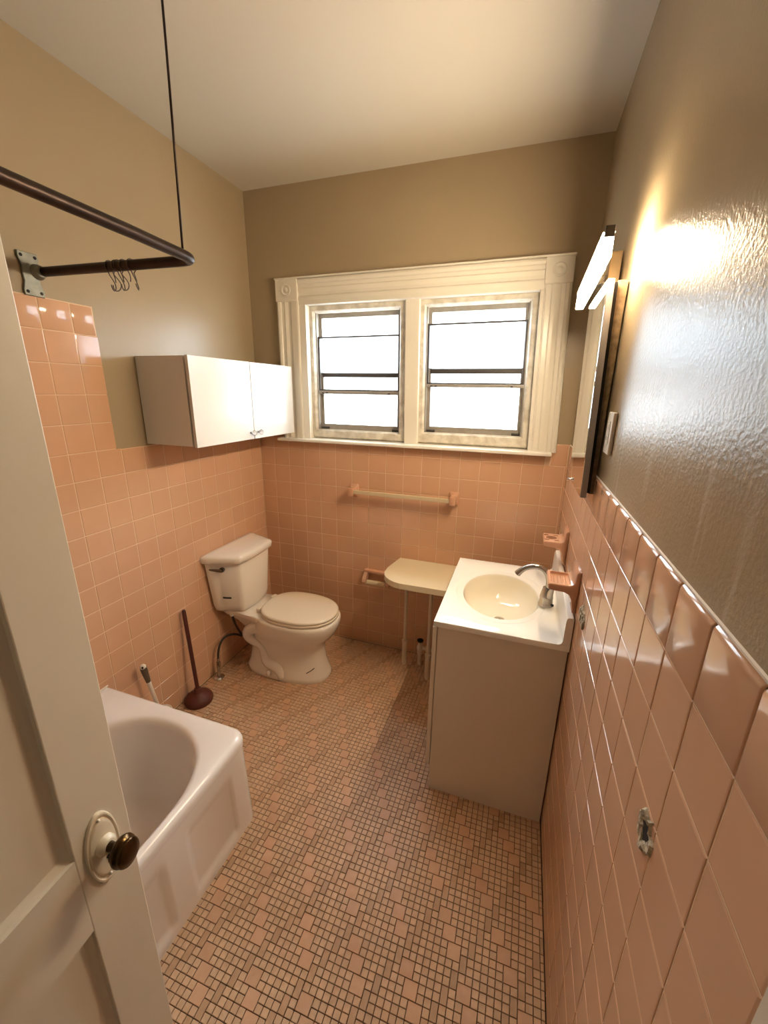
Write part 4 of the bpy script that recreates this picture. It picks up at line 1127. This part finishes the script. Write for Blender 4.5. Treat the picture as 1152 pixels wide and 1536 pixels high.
part('end_cap', bar_box(La - dv * 0.016 + Vector((0, 0, 0.026)), La - dv * 0.0005 + Vector((0, 0, 0.026)), 0.022, 0.026, 0.002), M_alu_dark, t)
part('end_cap', bar_box(Lb + dv * 0.0005, Lb + dv * 0.010, 0.027, 0.060, 0.002), M_alu_dark, t)

# ---- switch and socket plate
t = thing('switch_plate', 'white switch and socket plate on the right wall beside the mirror', 'switch', (XR, 1.285, 1.555))
bm = NB(); box(bm, (0.2225, 1.250, 1.500), (XR + 0.003, 1.322, 1.614), 0.003, 2); pl = part('plate', bm, M_plate, t)
bm = NB(); box(bm, (0.2205, 1.269, 1.524), (0.2227, 1.303, 1.590), 0.001, 1); dev = part('device_face', bm, M_plate, t)
bm = NB(); box(bm, (0.2188, 1.277, 1.566), (0.2207, 1.295, 1.582), 0.001, 1); part('rocker', bm, M_plate, dev)
for yy in (1.278, 1.292):
    bm = NB(); box(bm, (0.2202, yy, 1.538), (0.22045, yy + 0.002, 1.548)); part('socket_slot', bm, M_dark, dev)

# ---- shower curtain rod with ceiling hanger, flange, hooks
t = thing('curtain_rod', 'dark bent pipe shower curtain rod hung from ceiling over the tub', 'curtain rod', (XL, 1.092, 2.03))
bm = NB()
zr = 2.030; rc = Vector((-1.000, 1.128, zr))
pts = [(XL + 0.012, 1.094, zr), (-1.44, 1.104, zr), (-1.235, 1.116, zr), (-1.055, 1.126, zr)]
pts += bez((-1.055, 1.126, zr), (-1.000, 1.129, zr), (-0.992, 1.118, zr), (-0.990, 1.062, zr), 10)[1:]
pts += [(-0.985, 1.00, zr), (-0.978, 0.906, zr), (-0.971, 0.739, zr), (-0.966, 0.617, zr), (-0.955, 0.2, zr), (-0.945, Y_FRONT + 0.002, zr)]
tube(bm, pts, 0.0150, 18); part('rod', fix(bm), M_iron, t, smooth=True, angle=60)
bm = NB(); tube(bm, [(-0.996, 1.086, zr + 0.012), (-0.985, 1.092, 2.45), (-0.972, 1.088, CEIL + 0.001)], 0.0032, 10); part('ceiling_hanger', fix(bm), M_iron, t, smooth=True)
# cast wall flange: waisted plate with four screw holes
yc, zc = 1.064, 2.016
bm = NB()
ol = [(yc - 0.030, zc + 0.066), (yc + 0.030, zc + 0.066), (yc + 0.032, zc + 0.050), (yc + 0.024, zc + 0.022), (yc + 0.026, zc), (yc + 0.024, zc - 0.022), (yc + 0.032, zc - 0.050), (yc + 0.030, zc - 0.066), (yc - 0.030, zc - 0.066), (yc - 0.032, zc - 0.050), (yc - 0.024, zc - 0.022), (yc - 0.026, zc), (yc - 0.024, zc + 0.022), (yc - 0.032, zc + 0.050)]
prism(bm, ol, 'x', XL - 0.0035, XL + 0.006, 0.0015, 1)
fl = part('wall_flange', bm, M_galv, t, label='grey galvanised flange with screw holes')
bm = NB(); lathe(bm, [(0.025, 0.004), (0.0235, 0.010), (0.020, 0.015), (0.0185, 0.024), (0.017, 0.026), (0.0, 0.026)], 24, 'x', (XL, 1.092 - 0.006, 2.028)); part('socket', fix(bm), M_galv, fl, smooth=True, angle=50)
for dy in (-0.021, 0.021):
    for dz_ in (-0.054, 0.054):
        bm = NB(); lathe(bm, [(0.0052, 0.0055), (0.0052, 0.0068), (0.0, 0.0072)], 12, 'x', (XL, yc + dy, zc + dz_)); part('screw_hole', fix(bm), M_dark, fl)
hook_labels = ['thin wire curtain hook nearest the wall flange', 'thin wire curtain hook second from the wall flange', 'thin wire curtain hook in the middle of the bunch on the rod', 'thin wire curtain hook second from the rod corner', 'thin wire curtain hook nearest the rod corner']
for i, (hx_, tilt, yaw_) in enumerate(((-1.318, 0.10, 0.35), (-1.292, -0.25, -0.3), (-1.283, 0.15, 0.5), (-1.262, -0.1, -0.15), (-1.232, 0.22, 0.6))):
    yy = 1.094 + (hx_ - XL) * 0.058
    bm = NB()
    loop = []
    for k in range(15):                      # over the rod
        a = math.radians(-45 + 270 * k / 14)
        loop.append(Vector((0, math.cos(a) * 0.0174, math.sin(a) * 0.0174)))
    tail = bez(loop[-1], (0, -0.020, -0.03), (0, 0.012, -0.035), (0, 0.010, -0.055), 7)[1:] + bez((0, 0.010, -0.055), (0, 0.006, -0.076), (0, -0.016, -0.076), (0, -0.014, -0.055), 7)[1:]
    head = bez(loop[0], (0, 0.016, -0.022), (0, 0.020, -0.03), (0, 0.016, -0.042), 4)[1:]
    pts = list(reversed(head)) + loop + tail
    R = Matrix.Rotation(yaw_, 3, 'Z')
    pts = [Vector((p.x + tilt * max(0, -p.z - 0.02) * 0.6, p.y, p.z)) if p.z > -0.018 else (R @ Vector((tilt * (-p.z - 0.018), p.y, p.z))) for p in pts]
    tube(bm, [p + Vector((hx_, yy, zr)) for p in pts], 0.0017, 6)
    o = obj('curtain_hook', bm, M_wire, smooth=True, label=hook_labels[i], cat='hook', group='wire hooks on the curtain rod')
